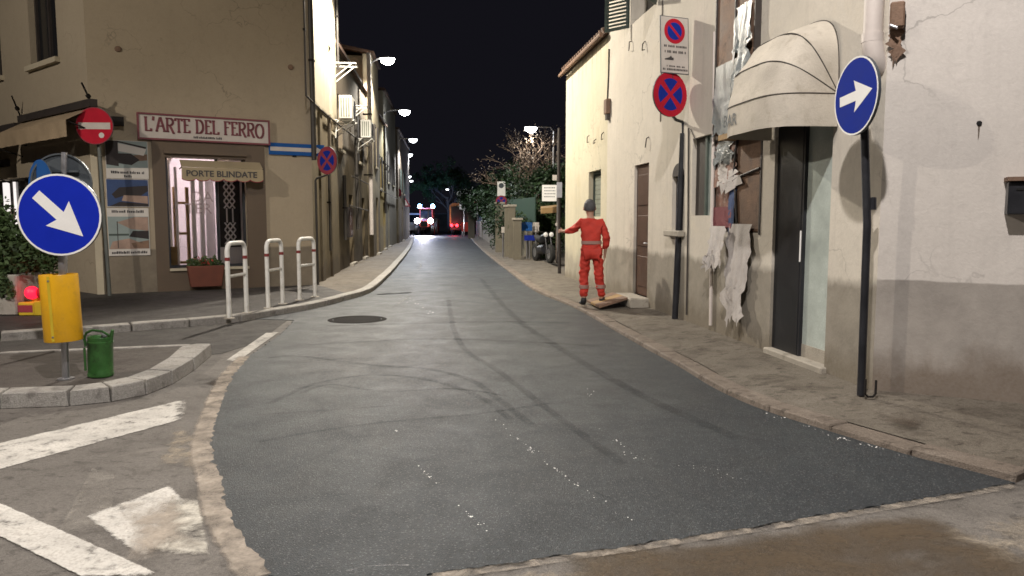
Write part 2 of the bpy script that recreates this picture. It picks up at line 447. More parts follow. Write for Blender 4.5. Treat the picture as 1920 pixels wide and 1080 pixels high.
def text(body, size, M, mat, parent, name='lettering', align='CENTER', extrude=.003, xs=1.0, offset=0.0):
    cu = bpy.data.curves.new('t', 'FONT'); cu.body = body; cu.size = size; cu.align_x = align; cu.align_y = 'CENTER'; cu.extrude = extrude; cu.offset = offset
    cu.resolution_u = 3
    o = bpy.data.objects.new('t', cu); C.objects.link(o)
    dg = bpy.context.evaluated_depsgraph_get(); me = bpy.data.meshes.new_from_object(o.evaluated_get(dg))
    bpy.data.objects.remove(o); bpy.data.curves.remove(cu)
    mb = MB(); S = Matrix.Diagonal((xs, 1, 1, 1))
    mb.add([M @ S @ v.co for v in me.vertices], [tuple(p.vertices) for p in me.polygons]); bpy.data.meshes.remove(me)
    return mb.build(name, mat, parent)

# ---------------------------------------------------------------- frames of the place
C1 = Vector((-7.95, 14.15, 0)); C2 = Vector((-4.35, 16.25, 0))
FL = Fr(C1, C2 - C1, 1)                           # shop front of the corner house
LFL = (C2 - C1).length
FW = Fr(C1, (-.777, .63), -1)                     # its left wing
FS = Fr(C2, (-.0904, 1), 1)                       # left side of the street
FR = Fr((3.02, 6.1), (-.1348, .991), -1)           # right side of the street
FN = Fr((3.02, 6.1), (.904, -.427), 1)             # the white wall round the corner on the right
ZR, ZL = .12, .10                                 # pavement heights

# ---------------------------------------------------------------- ground, road, pavements
g = MB().grid(lambda u, v: Vector((-150 + 300 * u, -40 + 360 * v, 0)), 2, 2)
struct(g, 'ground', 'old_asphalt')

kerbR = [(2.95, 4.21), (2.78, 4.47), (2.59, 4.73), (2.32, 5.25), (2.03, 5.88), (1.85, 6.63), (1.75, 7.6), (1.59, 8.71), (1.41, 10.19), (1.07, 12.77), (.46, 15.93), (0, 20.5), (-1.0, 30.9), (-2.2, 45), (-3.57, 62), (-6.7, 99)]
roadL = [(-1.05, 3.09), (-1.26, 3.41), (-1.5, 3.8), (-1.78, 4.37), (-2.04, 4.9), (-2.27, 5.56), (-2.6, 6.63), (-2.81, 7.47), (-2.99, 8.53), (-3.12, 9.95), (-3.33, 11.2)]
kerbL = [(-6.5, 9.29), (-5.51, 9.95), (-4.27, 10.87), (-3.92, 11.46), (-3.42, 12.62), (-3.2, 13.77), (-2.98, 15.14), (-3.09, 17.22), (-3.72, 23.98), (-5.64, 41.65), (-9.5, 72.4), (-13, 99)]
nearE = [(-.37, 3.09), (.22, 3.27), (.75, 3.44), (1.49, 3.69), (2.95, 4.21)]
kR = smooth_line(kerbR, 6); rL = smooth_line(roadL, 6); kL = smooth_line(kerbL, 6); nE = smooth_line(nearE, 8)
# fresh asphalt layer: a 25 mm sheet with a broken edge
def jag(line, a, seed, sub=4):
    r_ = random.Random(seed); out = []
    for i in range(len(line) - 1):
        m = max(1, min(40, int((line[i + 1] - line[i]).length / .035)))
        for k in range(m):
            p = line[i].lerp(line[i + 1], k / m); out.append(p + Vector((r_.gauss(0, a), r_.gauss(0, a))))
    out.append(line[-1]); return out
kL_road = [p for p in kL if p.y > 11.3 and p.x < -2.5]
left_edge = jag(rL, .010, 3) + kL_road
near_left = Vector((-1.05, 3.09))
right_edge = [p for p in kR]
near_edge = jag([near_left, Vector((-.37, 3.0))] + nE, .007, 5)
zr = .010
poly = near_edge + right_edge[1:] + list(reversed(left_edge))
struct(MB().prism([(p.x, p.y) for p in poly], .001, zr), 'road', 'fresh_asphalt')

# right pavement: strip between kerb and walls
far_wall = [FR.P(s, .0, 0) for s in (0, 3, 6, 9, 12.6)]
outer = kR
def wall_at(p):                                     # the wall foot opposite a kerb point
    if p.y < 18.2:
        s = (Vector((p.x, p.y, 0)) - FR.p).dot(FR.d); s = max(s, 0.0); q = FR.P(s, -.05, 0); return Vector((q.x, q.y))
    return Vector((p.x + 1.5, p.y))
mb = MB()
kin = offset_line(kR, .20)
vs = []
for p, q in zip(kR, kin):
    a = Vector((q.x, q.y)); b = wall_at(p)
    vs += [Vector((a.x, a.y, .053)), Vector((b.x, b.y, ZR))]
mb.add(vs, [(2 * i, 2 * i + 1, 2 * i + 3, 2 * i + 2) for i in range(len(kin) - 1)])
struct(mb, 'pavement_right', 'pavement_right')
n1 = FN.P(7, -.05, ZR); c0 = wall_at(kR[0]); a = kin[0]
mb = MB().add([Vector((a.x, a.y, .053)), Vector((5.72, 2.72, .053)), Vector((9.9, .6, .053)), n1, Vector((c0.x, c0.y, ZR))], [(0, 1, 4), (1, 2, 3, 4)])
struct(mb, 'pavement_corner', 'pavement_right')
kr_root = thing('kerb_right', (0, 0, 0), None, None); tag(kr_root, kind='structure')
def resample(line, step):
    out = [line[0].copy()]; acc = 0
    for a, b in zip(line, line[1:]):
        L = (b - a).length; t = step - acc
        while t <= L:
            out.append(a.lerp(b, t / L)); t += step
        acc = (acc + L) % step
    return out
def kerbstones(line, wid, z0, z1, root, mat, gap=.012, step=.9, maxy=60, seed=2, fall=0):
    r_ = random.Random(seed); pts = resample(line, step)
    for a, b in zip(pts, pts[1:]):
        if min(a.y, b.y) > maxy: break
        t = (b - a).normalized(); n = Vector((t.y, -t.x)); L = (b - a).length
        dz = r_.uniform(-.004, .004); do = r_.uniform(-.006, .006)
        p0 = a + t * gap + n * do; p1 = b - t * gap + n * do
        q = [(p0, z0), (p1, z0), (p1 + n * wid, z0), (p0 + n * wid, z0), (p0 + n * .018, z1 + dz), (p1 + n * .018, z1 + dz), (p1 + n * (wid - .004), z1 + dz + fall), (p0 + n * (wid - .004), z1 + dz + fall)]
        mb = MB().box8([Vector((p.x, p.y, z)) for p, z in q])
        mb.build('kerb_stone', mat, root, bevel=.012)
kerbstones(kR, .21, -.02, .052, kr_root, 'kerb_pink', step=.62, maxy=62, gap=.006)
ext = [Vector((4.4, 3.0)), Vector((3.7, 3.45)), Vector((2.95, 4.21))]
kerbstones(smooth_line([(5.6, 2.55), (4.3, 3.15), (3.5, 3.68), (2.95, 4.21)], 5), .21, -.02, .055, kr_root, 'kerb_grey', step=.9)

# left pavement
mb = MB(); vs = []
kinL = offset_line(kL, -.18)
def wallL(p):
    if p.y < 16.3:
        s = (Vector((p.x, p.y, 0)) - FL.p).dot(FL.d); q = FL.P(max(-3.0, min(s, LFL + .2)), -.05, 0)
        return Vector((q.x, q.y))
    s = (Vector((p.x, p.y, 0)) - FS.p).dot(FS.d); q = FS.P(s, -.05, 0); return Vector((q.x, q.y))
for p in kinL:
    b = wallL(p); vs += [Vector((p.x, p.y, .098)), Vector((b.x, b.y, ZL + .002))]
cut = max(i for i, p in enumerate(kinL) if p.y < 14.6)
MBa = MB().add(vs[:2 * cut + 2], [(2 * i, 2 * i + 1, 2 * i + 3, 2 * i + 2) for i in range(cut)]); struct(MBa, 'pavement_apron', 'side_lane_asphalt')  # dark asphalt near the shop, with the house corner's shadow put into its tone
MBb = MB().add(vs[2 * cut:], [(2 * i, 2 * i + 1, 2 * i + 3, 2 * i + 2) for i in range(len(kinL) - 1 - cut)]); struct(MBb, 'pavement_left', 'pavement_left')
mb = MB(); a = kinL[0]; b = wallL(a); 
mb.add([Vector((a.x, a.y, .096)), Vector((b.x, b.y, .1)), C1 + Vector((0, 0, .1)), FW.P(12, -.05, .1), Vector((-24, 16, .1)), Vector((-20, 1.5, .096))], [(0, 1, 2, 3, 4, 5)])
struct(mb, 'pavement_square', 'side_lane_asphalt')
kl_root = thing('kerb_left', (0, 0, 0), None, None); tag(kl_root, kind='structure')
kerbstones(smooth_line([(-20, 1.5), (-11, 6.3), (-6.5, 9.29)], 8), -.18, -.02, .105, kl_root, 'kerb_grey', step=1.0)
kerbstones(kL, -.18, -.02, .108, kl_root, 'kerb_grey', step=.75, maxy=62)
# darker lane between island and pavement, and the pavement apron near the shop
lane = [(-3.5, 11.75), (-3.75, 11.65), (-3.95, 11.4), (-4.25, 10.8), (-5.5, 9.9), (-6.5, 9.2), (-20, 1.4), (-19, -2.5), (-6.1, 7.3), (-5.4, 7.75), (-3.35, 8.4), (-3.2, 9.2)]
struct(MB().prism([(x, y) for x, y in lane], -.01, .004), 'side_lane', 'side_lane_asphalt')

# ---------------------------------------------------------------- traffic island
isl_out = [(-6.6, 5.55), (-4.9, 5.84), (-4.19, 5.93), (-3.67, 6.01), (-3.40, 6.16), (-3.23, 6.42), (-3.19, 6.84), (-3.26, 7.5), (-3.40, 8.22), (-3.44, 8.36), (-3.6, 8.36), (-5.48, 7.86), (-6.6, 7.55)]
isl_in = [(-6.6, 5.78), (-4.9, 6.06), (-4.25, 6.16), (-3.75, 6.24), (-3.58, 6.36), (-3.47, 6.56), (-3.44, 6.9), (-3.53, 7.5), (-3.68, 8.1), (-3.70, 8.2), (-3.72, 8.22), (-5.5, 7.76), (-6.6, 7.45)]
zi = .13
struct(MB().prism(list(reversed(isl_in)), .0, zi - .012), 'island_top', 'island_asphalt')
ik = thing('island_kerb', (0, 0, 0), None, None); tag(ik, kind='structure')
for i in range(len(isl_out) - 1):
    a, b, c, d = isl_out[i], isl_out[i + 1], isl_in[i + 1], isl_in[i]
    L = math.hypot(a[0] - b[0], a[1] - b[1])
    if L < .3: g_ = .0008
    else: g_ = .005 / L
    la = Vector(a).lerp(Vector(b), g_); lb = Vector(a).lerp(Vector(b), 1 - g_); ld = Vector(d).lerp(Vector(c), g_); lc = Vector(d).lerp(Vector(c), 1 - g_)
    cen = (la + lb + lc + ld) / 4
    top = [p.lerp(cen, .06 if L > .3 else .03) for p in (la, lb)] + [lc, ld]
    MB().box8([Vector((p.x, p.y, 0)) for p in (la, lb, lc, ld)] + [Vector((p.x, p.y, zi + rnd.uniform(-.003, .003))) for p in top]).build('kerb_stone', 'kerb_grey', ik, bevel=.006)

# ---------------------------------------------------------------- paint, dust, mud, marks on the ground
def sheet(pts, z, name, mat, edge=.05, sub=30):
    """a bilinear patch between four ground points, worn towards its rim over the share edge"""
    a, b, c, d = [Vector((p[0], p[1], z)) for p in pts]
    o = struct(MB().grid(lambda u, v: a.lerp(b, u).lerp(d.lerp(c, u), v), sub, sub), name, mat)
    set_fade(o, [min(1, min(i, sub - i, j, sub - j) / sub / edge) for j in range(sub + 1) for i in range(sub + 1)]); return o
sheet([(-4.9, 2.75), (-2.76, 6.36), (-2.50, 5.68), (-4.6, 1.8)], .004, 'painted_marking', 'road_paint', .034, 40)
sheet([(-2.30, 3.74), (-1.99, 4.24), (-1.80, 4.0), (-1.60, 3.12)], .004, 'painted_marking', 'road_paint', .12)
sheet([(-1.99, 4.20), (-1.78, 4.1), (-1.22, 3.1), (-1.75, 3.2)], .0065, 'painted_marking', 'road_paint_worn', .2)
sheet([(-3.9, 4.9), (-2.77, 3.93), (-2.50, 3.52), (-3.75, 4.25)], .0035, 'painted_marking', 'road_paint_ghost')
sheet([(-2.95, 4.02), (-1.45, 3.05), (-1.84, 3.05), (-2.95, 3.76)], .008, 'painted_marking', 'road_paint')
sheet([(-2.65, 4.55), (-2.42, 4.4), (-1.98, 3.55), (-2.25, 3.5)], .003, 'painted_marking', 'road_paint_ghost')
sheet([(-3.13, 7.9), (-2.97, 7.86), (-3.19, 10.1), (-3.36, 10.05)], .006, 'painted_marking', 'road_paint')
for x0, y0, x1, y1 in ((-3.5, 5.55, -3.22, 5.05), (-3.72, 5.55, -3.55, 5.2)):
    struct(ribbon([Vector((x0, y0)), Vector((x1, y1))], .06, .003), 'painted_marking', 'road_paint_ghost')
struct(ribbon([q for q in offset_line(smooth_line(roadL, 14), -.05) if q.y < 8.3], .20, .0095), 'dust_strip', 'milled_dust')
struct(ribbon(offset_line(smooth_line(nearE, 14), .03), .09, .009), 'dust_strip', 'broken_dust')
sheet([(-1.2, 3.05), (.9, 3.5), (1.1, 2.6), (-1.2, 2.2)], .005, 'dust_patch', 'loose_dust', .3)
sheet([(.0, 3.34), (2.35, 4.0), (3.0, 2.3), (-.2, 1.9)], .006, 'mud_patch', 'mud_wet', .16)
sheet([(1.45, 3.75), (3.0, 4.2), (3.8, 2.9), (2.0, 2.2)], .0045, 'dust_patch', 'loose_dust', .3)
sheet([(-2.85, 6.2), (-2.2, 5.4), (-1.55, 3.9), (-2.35, 4.2)], .0025, 'dust_patch', 'loose_dust', .35)
sheet([(-2.3, 4.0), (-1.9, 4.3), (-1.25, 3.2), (-1.7, 2.9)], .011, 'dust_patch', 'milled_dust', .4)
sheet([(2.45, 5.35), (2.9, 5.6), (3.25, 5.1), (2.75, 4.75)], .1, 'mud_patch', 'grime', .4)
sheet([(-2.95, 7.7), (-2.7, 7.3), (-2.5, 6.2), (-3.1, 6.6)], .0028, 'mud_patch', 'grime', .4)
zt = zr + .002
def rib_px(pts, w, mat, name, z=zt, seed=1, sub=8):
    struct(ribbon(smooth_line([G(px, py, zr).xy for px, py in pts], sub), w, z, .004, seed), name, mat)
for k_, (pts_, w_) in enumerate((([(1000, 800), (930, 745), (880, 712), (800, 692), (700, 685), (560, 668), (500, 672)], .10), ([(960, 790), (900, 745), (800, 712), (690, 704), (585, 722), (500, 760)], .09),
        ([(560, 648), (800, 636), (1000, 642), (1130, 650)], .16), ([(480, 830), (560, 815), (700, 795), (900, 776), (1040, 755)], .07),
        ([(600, 612), (900, 604), (1080, 606)], .2), ([(840, 560), (860, 640), (940, 700), (1030, 770), (1180, 880)], .10),
        ([(560, 740), (620, 722), (720, 735), (850, 730), (960, 745)], .07), ([(900, 520), (960, 590), (1060, 660), (1200, 740), (1400, 830)], .14), ([(470, 780), (620, 770), (760, 760)], .06))):
    rib_px(pts_, w_, 'tyre_black', 'tyre_mark', zt + .0006 * k_, seed=k_)
rib_px([(1055, 890), (1090, 915), (1150, 940)], .022, 'tyre_black', 'tyre_mark', zt + .009, seed=10)
rib_px([(735, 578), (775, 551)], .05, 'chalk', 'chalk_mark', seed=11)
rib_px([(705, 553), (775, 549)], .12, 'crack_fill', 'drain_slot', zt + .010, seed=11)
rib_px([(700, 578), (770, 575)], .05, 'chalk', 'chalk_mark', seed=12)
rib_px([(775, 566), (800, 560)], .06, 'chalk', 'chalk_mark', seed=13)
rib_px([(783, 505), (790, 498), (782, 492)], .08, 'chalk', 'chalk_mark', seed=14)
rib_px([(775, 468), (800, 466)], .2, 'chalk', 'chalk_mark', seed=15)
rib_px([(640, 1075), (690, 1062), (770, 1060)], .012, 'chalk', 'chalk_mark', seed=16)
rib_px([(1340, 700), (1440, 745), (1560, 790)], .02, 'crack_fill', 'seam_mark', seed=18) if False else None
# white water drops and grit specks in lines on the fresh asphalt
mb = MB(); r_ = random.Random(12)
def specks(pts, n, s0, s1, spread):
    for k in range(n):
        t = min(.999, abs(math.sin(r_.random() * 9.0)) * .6 + r_.random() * .4); i = min(int(t * (len(pts) - 1)), len(pts) - 2); f = t * (len(pts) - 1) - i
        p = G(pts[i][0] + (pts[i + 1][0] - pts[i][0]) * f, pts[i][1] + (pts[i + 1][1] - pts[i][1]) * f, zr)
        p = p + Vector((r_.gauss(0, spread), r_.gauss(0, spread), .001)); s = r_.uniform(s0, s1); a = r_.random() * 6
        mb.add([p + Vector((s * math.cos(a + j * 1.257) * r_.uniform(.6, 1.2), s * 1.6 * math.sin(a + j * 1.257) * r_.uniform(.6, 1.2), .0015)) for j in range(5)] + [p + Vector((0, 0, s * .7))], [(j, (j + 1) % 5, 5) for j in range(5)])
specks([(905, 745), (935, 790), (965, 820), (1010, 855), (1060, 895), (1130, 940), (1190, 982)], 52, .0015, .006, .011)
specks([(785, 870), (800, 890), (820, 908)], 13, .0015, .006, .008)
specks([(855, 940), (890, 975), (918, 1002)], 13, .0015, .006, .008)
specks([(1180, 850), (1260, 875), (1340, 880), (1390, 910)], 20, .0015, .004, .035)
specks([(1120, 800), (1200, 865)], 12, .003, .006, .02)
specks([(740, 805), (746, 812)], 4, .004, .007, .004)
specks([(1100, 720), (1110, 745)], 6, .003, .007, .02)
specks([(700, 550), (760, 560), (820, 590)], 14, .006, .012, .06)
specks([(1430, 772), (1560, 818), (1720, 862)], 34, .002, .007, .02)
mb.build('grit_specks', 'sign_white'); tag(bpy.data.objects['grit_specks'], 'white grit and drops in lines on the fresh asphalt', 'grit', kind='stuff')
# manhole cover
mc = G(670, 599, zr); M_ = Matrix.Translation(mc)
t_ = thing('manhole_cover', mc, 'round iron manhole cover in the fresh asphalt by the railings', 'manhole cover')
MB().lathe([(.0, .004), (.36, .004), (.36, .0)], 28, M_).build('lid', 'iron_dark', t_)
MB().lathe([(.375, .002), (.375, .006), (.43, .006), (.45, .0)], 28, M_).build('rim', 'iron_dark', t_)

# ================================================================ walls
def wall(fr, s0, s1, z0, z1, holes=(), th=.3, side=True):
    """front face cut round rectangular holes, reveals, back and edges: a slab th thick"""
    ss = sorted({s0, s1, *[h[0] for h in holes], *[h[1] for h in holes]}); zs = sorted({z0, z1, *[h[2] for h in holes], *[h[3] for h in holes]})
    ss = [s for s in ss if s0 <= s <= s1]; zs = [z for z in zs if z0 <= z <= z1]
    inside = lambda s, z: any(h[0] < s < h[1] and h[2] < z < h[3] for h in holes)
    mb = MB()
    for a, b in zip(ss, ss[1:]):
        for c, d in zip(zs, zs[1:]):
            if inside((a + b) / 2, (c + d) / 2): continue
            mb.add([fr.P(a, 0, c), fr.P(b, 0, c), fr.P(b, 0, d), fr.P(a, 0, d)], [(0, 1, 2, 3)])
            mb.add([fr.P(a, -th, c), fr.P(b, -th, c), fr.P(b, -th, d), fr.P(a, -th, d)], [(3, 2, 1, 0)])
    def strip(a, c, b, d):
        mb.add([fr.P(a, 0, c), fr.P(b, 0, d), fr.P(b, -th, d), fr.P(a, -th, c)], [(0, 1, 2, 3)])
    for h in holes:
        strip(h[0], h[2], h[0], h[3]); strip(h[1], h[3], h[1], h[2]); strip(h[0], h[3], h[1], h[3])
        if h[2] > z0: strip(h[1], h[2], h[0], h[2])
    strip(s0, z0, s0, z1); strip(s1, z1, s1, z0); strip(s0, z1, s1, z1)
    bm = bmesh.new()
    return mb
def hole_px(fr, x0, y0, x1, y1):
    """rectangle on a wall from two photo corners (top-left, bottom-right)"""
    s0, za = fr.W(x0, y0); s1, zb = fr.W(x1, y1)
    sm = (x0 + x1) / 2
    zt_ = (fr.W(x0, y0)[1] + fr.W(x1, y0)[1]) / 2; zb_ = (fr.W(x0, y1)[1] + fr.W(x1, y1)[1]) / 2
    return [min(s0, s1), max(s0, s1), zb_, zt_]

# ---------------------------------------------------------------- corner house on the left
house = thing('corner_house', C1, 'tall tan corner house with an ironwork shop at its blunt corner', 'house')
hs = hole_px(FL, 309, 297, 466, 497)                      # shop window opening
hs[2] = .56; hs[3] = FL.W(390, 297)[1]
wall(FL, 0, LFL, 0, 11, [tuple(hs)], .28).build('wall', 'tan_plaster', house)
ww = hole_px(FW, 103, 0, 58, 118); ww[3] = 7.2
ww2 = [FW.W(2, 100)[0], FW.W(2, 100)[0] + 1.0, ww[2] + .02, 7.2]
shopw = hole_px(FW, 62, 330, 2, 530); shopw[2] = .1; shopw[1] = 6.5; shopw[3] = 2.45
wall(FW, 0, 12, 0, 11, [tuple(ww), tuple(ww2), tuple(shopw)], .28).build('wall', 'tan_plaster_plain', house)
LS = 4.0                                                # street side, up to the lower neighbour
hA = hole_px(FS, 613, 60, 625, 225)
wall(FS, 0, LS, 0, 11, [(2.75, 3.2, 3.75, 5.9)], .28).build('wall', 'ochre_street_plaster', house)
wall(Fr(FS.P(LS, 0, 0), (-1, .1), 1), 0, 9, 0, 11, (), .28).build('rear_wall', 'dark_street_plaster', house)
MB().prism([(p.x, p.y) for p in (C1, C2, FS.P(LS, 0, 0), FS.P(LS, -9, 0), FW.P(12, 0, 0))], 10.9, 11.05).build('roof', 'roof_tile', house)
# window leaves in the openings
for h in (ww, ww2):
    f = MB().wbox(FW, h[0], h[1], -.2, -.17, h[2], h[3]).build('window', 'glass_dark', house)
    fm = MB(); fm.wbox(FW, h[0], h[0] + .07, -.169, -.12, h[2], h[3]); fm.wbox(FW, h[1] - .07, h[1], -.169, -.12, h[2], h[3]); fm.wbox(FW, (h[0] + h[1]) / 2 - .04, (h[0] + h[1]) / 2 + .04, -.169, -.12, h[2], h[3]); fm.build('frame', 'old_wood_dark', f)
    MB().wbox(FW, h[0] - .1, h[1] + .1, .001, .1, h[2] - .1, h[2]).build('sill', 'pilaster_stone', f)
    for s_ in (-1, 1):
        pass
f = MB().wbox(FS, 2.75, 3.2, -.2, -.17, 3.75, 5.9).build('window', 'panel_white', house)
MB().wbox(FS, 2.70, 3.25, .001, .06, 3.68, 3.75).build('sill', 'pilaster_stone', f)
# pale stone corner strip and lower string course on the street side
MB().wbox(FL, -.02, .10, -.02, .035, .0, 3.3).build('corner_strip', 'pilaster_stone', house)
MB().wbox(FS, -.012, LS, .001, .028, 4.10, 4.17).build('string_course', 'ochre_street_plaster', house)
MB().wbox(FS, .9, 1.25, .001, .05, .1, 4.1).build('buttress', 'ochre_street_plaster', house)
MB().wbox(FS, 2.3, 2.5, .001, .06, .1, 4.1).build('buttress', 'dark_street_plaster', house)
# portal round the shop window
def onFL(x0, y0, x1, y1): return hole_px(FL, x0, y0, x1, y1)
pr = onFL(283, 262, 503, 548)
ps0, ps1, pt = pr[0], pr[1], FL.W(390, 268)[1]
por = MB()
por.wbox(FL, ps0, hs[0], -.02, .05, .1, pt); por.wbox(FL, hs[1], ps1, -.02, .05, .1, pt)
por.wbox(FL, hs[0], hs[1], -.02, .047, hs[3], pt); por.wbox(FL, hs[0], hs[1], -.02, .047, .1, hs[2])
por.build('shop_portal', 'portal_brown', house)
MB().wbox(FL, hs[0] - .02, hs[1] + .02, .051, .12, hs[3] + .06, hs[3] + .13).build('portal_moulding', 'portal_brown', house)
MB().wbox(FL, hs[0], hs[1], .048, .10, hs[2] - .05, hs[2]).build('window_sill', 'pilaster_stone', house)
# shop window glass: frame bars and a pane
fm = MB()
for a in (hs[0], hs[0] + (hs[1] - hs[0]) * .62, hs[1] - .05): fm.wbox(FL, a, a + .05, -.2, -.14, hs[2], hs[3])
fm.wbox(FL, hs[0] + .051, hs[1] - .051, -.2, -.14, hs[2], hs[2] + .05)
wf = fm.build('shop_window_frame', 'charcoal_metal', house)
t = NT('clear_glass'); t.b.inputs['Transmission Weight'].default_value = 1; t.b.inputs['Roughness'].default_value = .0; t.b.inputs['IOR'].default_value = 1.05; t.col((.97, .97, .97))
MB().add([FL.P(hs[0], -.17, hs[2]), FL.P(hs[1], -.17, hs[2]), FL.P(hs[1], -.17, hs[3]), FL.P(hs[0], -.17, hs[3])], [(0, 1, 2, 3)]).build('pane', 'clear_glass', wf)
# shop room behind
room = MB(); r0, r1, rd = hs[0] - .25, hs[1] + .1, 1.5
room.wbox(FL, r0 - .05, r1 + .05, -rd - .05, -rd, 0, 3.2); room.wbox(FL, r0 - .05, r0, -rd, -.285, 0, 3.2); room.wbox(FL, r1, r1 + .05, -rd, -.285, 0, 3.2)
room.wbox(FL, r0, r1, -rd, -.285, 3.1, 3.15); room.wbox(FL, r0, r1, -rd, -.285, .45, .5)
room.build('shop_room', 'shop_room_paint', house)
def at(px, o, pyt, pyb, w_px):
    s0, zt_ = FL.W(px, pyt, o); s1, _ = FL.W(px + w_px, pyt, o); zb_ = FL.W(px, pyb, o)[1]
    return s0, s1, zb_, zt_
# things shown in the window
s0, s1, zb, ztp = at(311, -.42, 300, 492, 20)
da = thing('display_arch', FL.P(s0, -.42, .5), 'tall white arched frame at the side of the lit shop window', 'frame')
mb = MB(); path = [FL.P(s0 + .02, -.42, .5), FL.P(s0 + .02, -.42, 2.62)] + [FL.P(s0 + .30 - .28 * math.cos(a), -.42, 2.62 + .28 * math.sin(a)) for a in [R(x) for x in range(15, 95, 15)]]
mb.tube(path, .045, 8); mb.build('post', 'panel_white', da, True)
MB().tube([FL.P(s0 + .16, -.42, .5), FL.P(s0 + .16, -.42, 2.6)], .03, 8).build('post', 'panel_white', da, True)
s0, s1, zb, ztp = at(333, -.5, 300, 492, 12)
dc = thing('display_shelf', FL.P(s0, -.5, .5), 'brown wooden shelf rack standing in the shop window', 'shelf')
for a, b in ((s0 - .12, s0 - .06), (s1 - .0, s1 + .06)): MB().wbox(FL, a, b, -.62, -.5, .5, 2.2).build('upright', 'plank_wood', dc)
for z in (.62, 1.22, 1.85): MB().wbox(FL, s0 - .059, s1 - .001, -.62, -.5, z, z + .05).build('shelf_board', 'plank_wood', dc)
bx = at(311, -.40, 455, 492, 17)
MB().wbox(FL, bx[0] + .01, bx[1] + .03, -.40, -.30, .5, .98).build('carton', 'plank_wood', loc=FL.P(bx[0], -.35, .5)); tag(bpy.data.objects['carton'], 'brown carton at the bottom left of the lit shop window', 'carton')
for i, (px, wpx, oo) in enumerate(((357, 8, -.55), (372, 9, -.62), (383, 18, -.70))):
    s0, s1, zb, ztp = at(px, oo, 345, 495, wpx)
    p = thing('showroom_door', FL.P(s0, oo, .5), ['narrow white door panel leaning beside the wooden shelf in the shop', 'white door panel between two others in the shop window', 'broad white door panel beside the dark lattice door in the shop'][i], 'door panel', 'door panels shown in the shop')
    MB().wbox(FL, s0, s1, oo - .05, oo, .5, 2.75).build('panel', 'panel_white', p, bevel=.01)
    MB().wbox(FL, s0 + .01, s1 - .01, oo + .001, oo + .012, 1.4, 1.44).build('rail', 'panel_white', p)
s0, s1, zb, ztp = at(404, -.45, 345, 495, 50)
dd = thing('display_door', FL.P(s0, -.45, .5), 'dark armoured door with white diamond lattice in the shop window', 'door')
MB().wbox(FL, s0, s1, -.52, -.45, .5, 2.9).build('frame', 'panel_white', dd)
MB().wbox(FL, s0 + .05, s1 - .06, -.449, -.43, .95, 2.38).build('leaf', 'paper_dark', dd)
sc = (s0 + s1) / 2 - .01
for k in range(9):
    zz = 1.02 + k * .15
    if 3 <= k <= 4:
        for dx in (-.06, .06): MB().tube([FL.P(sc + dx, -.425, zz), FL.P(sc + dx, -.425, zz + .15)], .016, 5).build('lattice_bar', 'panel_white', dd)
        continue
    for a, b in ((-.11, .0), (.0, .11), (.0, -.11), (.11, .0)):
        MB().tube([FL.P(sc + a, -.425, zz), FL.P(sc + b, -.425, zz + .15)], .016, 5).build('lattice_bar', 'panel_white', dd)
s0, s1, zb, ztp = at(459, -.40, 345, 495, 6)
p = thing('showroom_door', FL.P(s0, -.4, .5), 'narrow salmon door panel at the edge of the shop window', 'door panel', 'door panels shown in the shop')
MB().wbox(FL, s0, s1, -.44, -.40, .5, 2.8).build('panel', 'paper_tan', p); MB().wbox(FL, s0 + .01, s1 - .01, -.399, -.39, 1.4, 1.45).build('rail', 'paper_tan', p)
# fluorescent ceiling lamp in the shop
cl = thing('ceiling_lamp', FL.P((r0 + r1) / 2, -.9, 3.1), 'fluorescent tube lamp on the ceiling inside the shop', 'lamp')
MB().wbox(FL, r0 + .3, r1 - .3, -1.0, -.8, 3.03, 3.099).build('housing', 'panel_white', cl)
MB().tube([FL.P(r0 + .35, -.9, 3.0), FL.P(r1 - .35, -.9, 3.0)], .03, 8).build('tube', 'tube_glow', cl)
# faint letters on the pane: DA / TER
sA, zA = FL.W(379, 370, -.16); text('DA', .30, FL.M(sA, -.155, zA), 'letter_grey', wf, extrude=.001)
sA, zA = FL.W(372, 392, -.16); text('TER', .30, FL.M(sA, -.155, zA), 'letter_grey', wf, extrude=.001)
# PORTE BLINDATE awning with scalloped edge
s0, z1 = FL.W(340, 313, .35); s1, _ = FL.W(493, 317, .35)
aw = thing('shop_awning', FL.P(s0, .2, 2.5), 'small beige shop awning lettered PORTE BLINDATE with scalloped hem', 'awning')
zt_a, zb_a = z1, FL.W(415, 338, .35)[1]
ns = 6; npt = 60
vs = []; L = s1 - s0
for i in range(npt + 1):
    t_ = i / npt; sc_ = abs(math.sin(math.pi * t_ * ns)); vs += [FL.P(s0 + L * t_, .35, zt_a), FL.P(s0 + L * t_, .352, zb_a - .045 * sc_ ** .6 + .02)]
MB().add(vs, [(2 * i, 2 * i + 1, 2 * i + 3, 2 * i + 2) for i in range(npt)]).build('valance', 'awning_beige', aw)
MB().add([FL.P(s0, .06, zt_a + .16), FL.P(s1, .06, zt_a + .16), FL.P(s1, .352, zt_a + .002), FL.P(s0, .352, zt_a + .002)], [(0, 1, 2, 3)]).build('canopy', 'awning_beige', aw)
for sx in (s0, s1): MB().tube([FL.P(sx, .055, zt_a - .02), FL.P(sx, .35, zt_a)], .012, 6).build('arm', 'iron_dark', aw)
hem = [FL.P(s0 + L * i / npt, .355, zb_a - .045 * abs(math.sin(math.pi * i / npt * ns)) ** .6 + .02) for i in range(npt + 1)]
MB().tube(hem, .008, 4).build('hem', 'sign_red_dull', aw)
sA, zA = FL.W(417, 327, .36); text('PORTE BLINDATE', .165, FL.M(sA, .356, zA), 'sign_text', aw, xs=1.03, offset=.004)
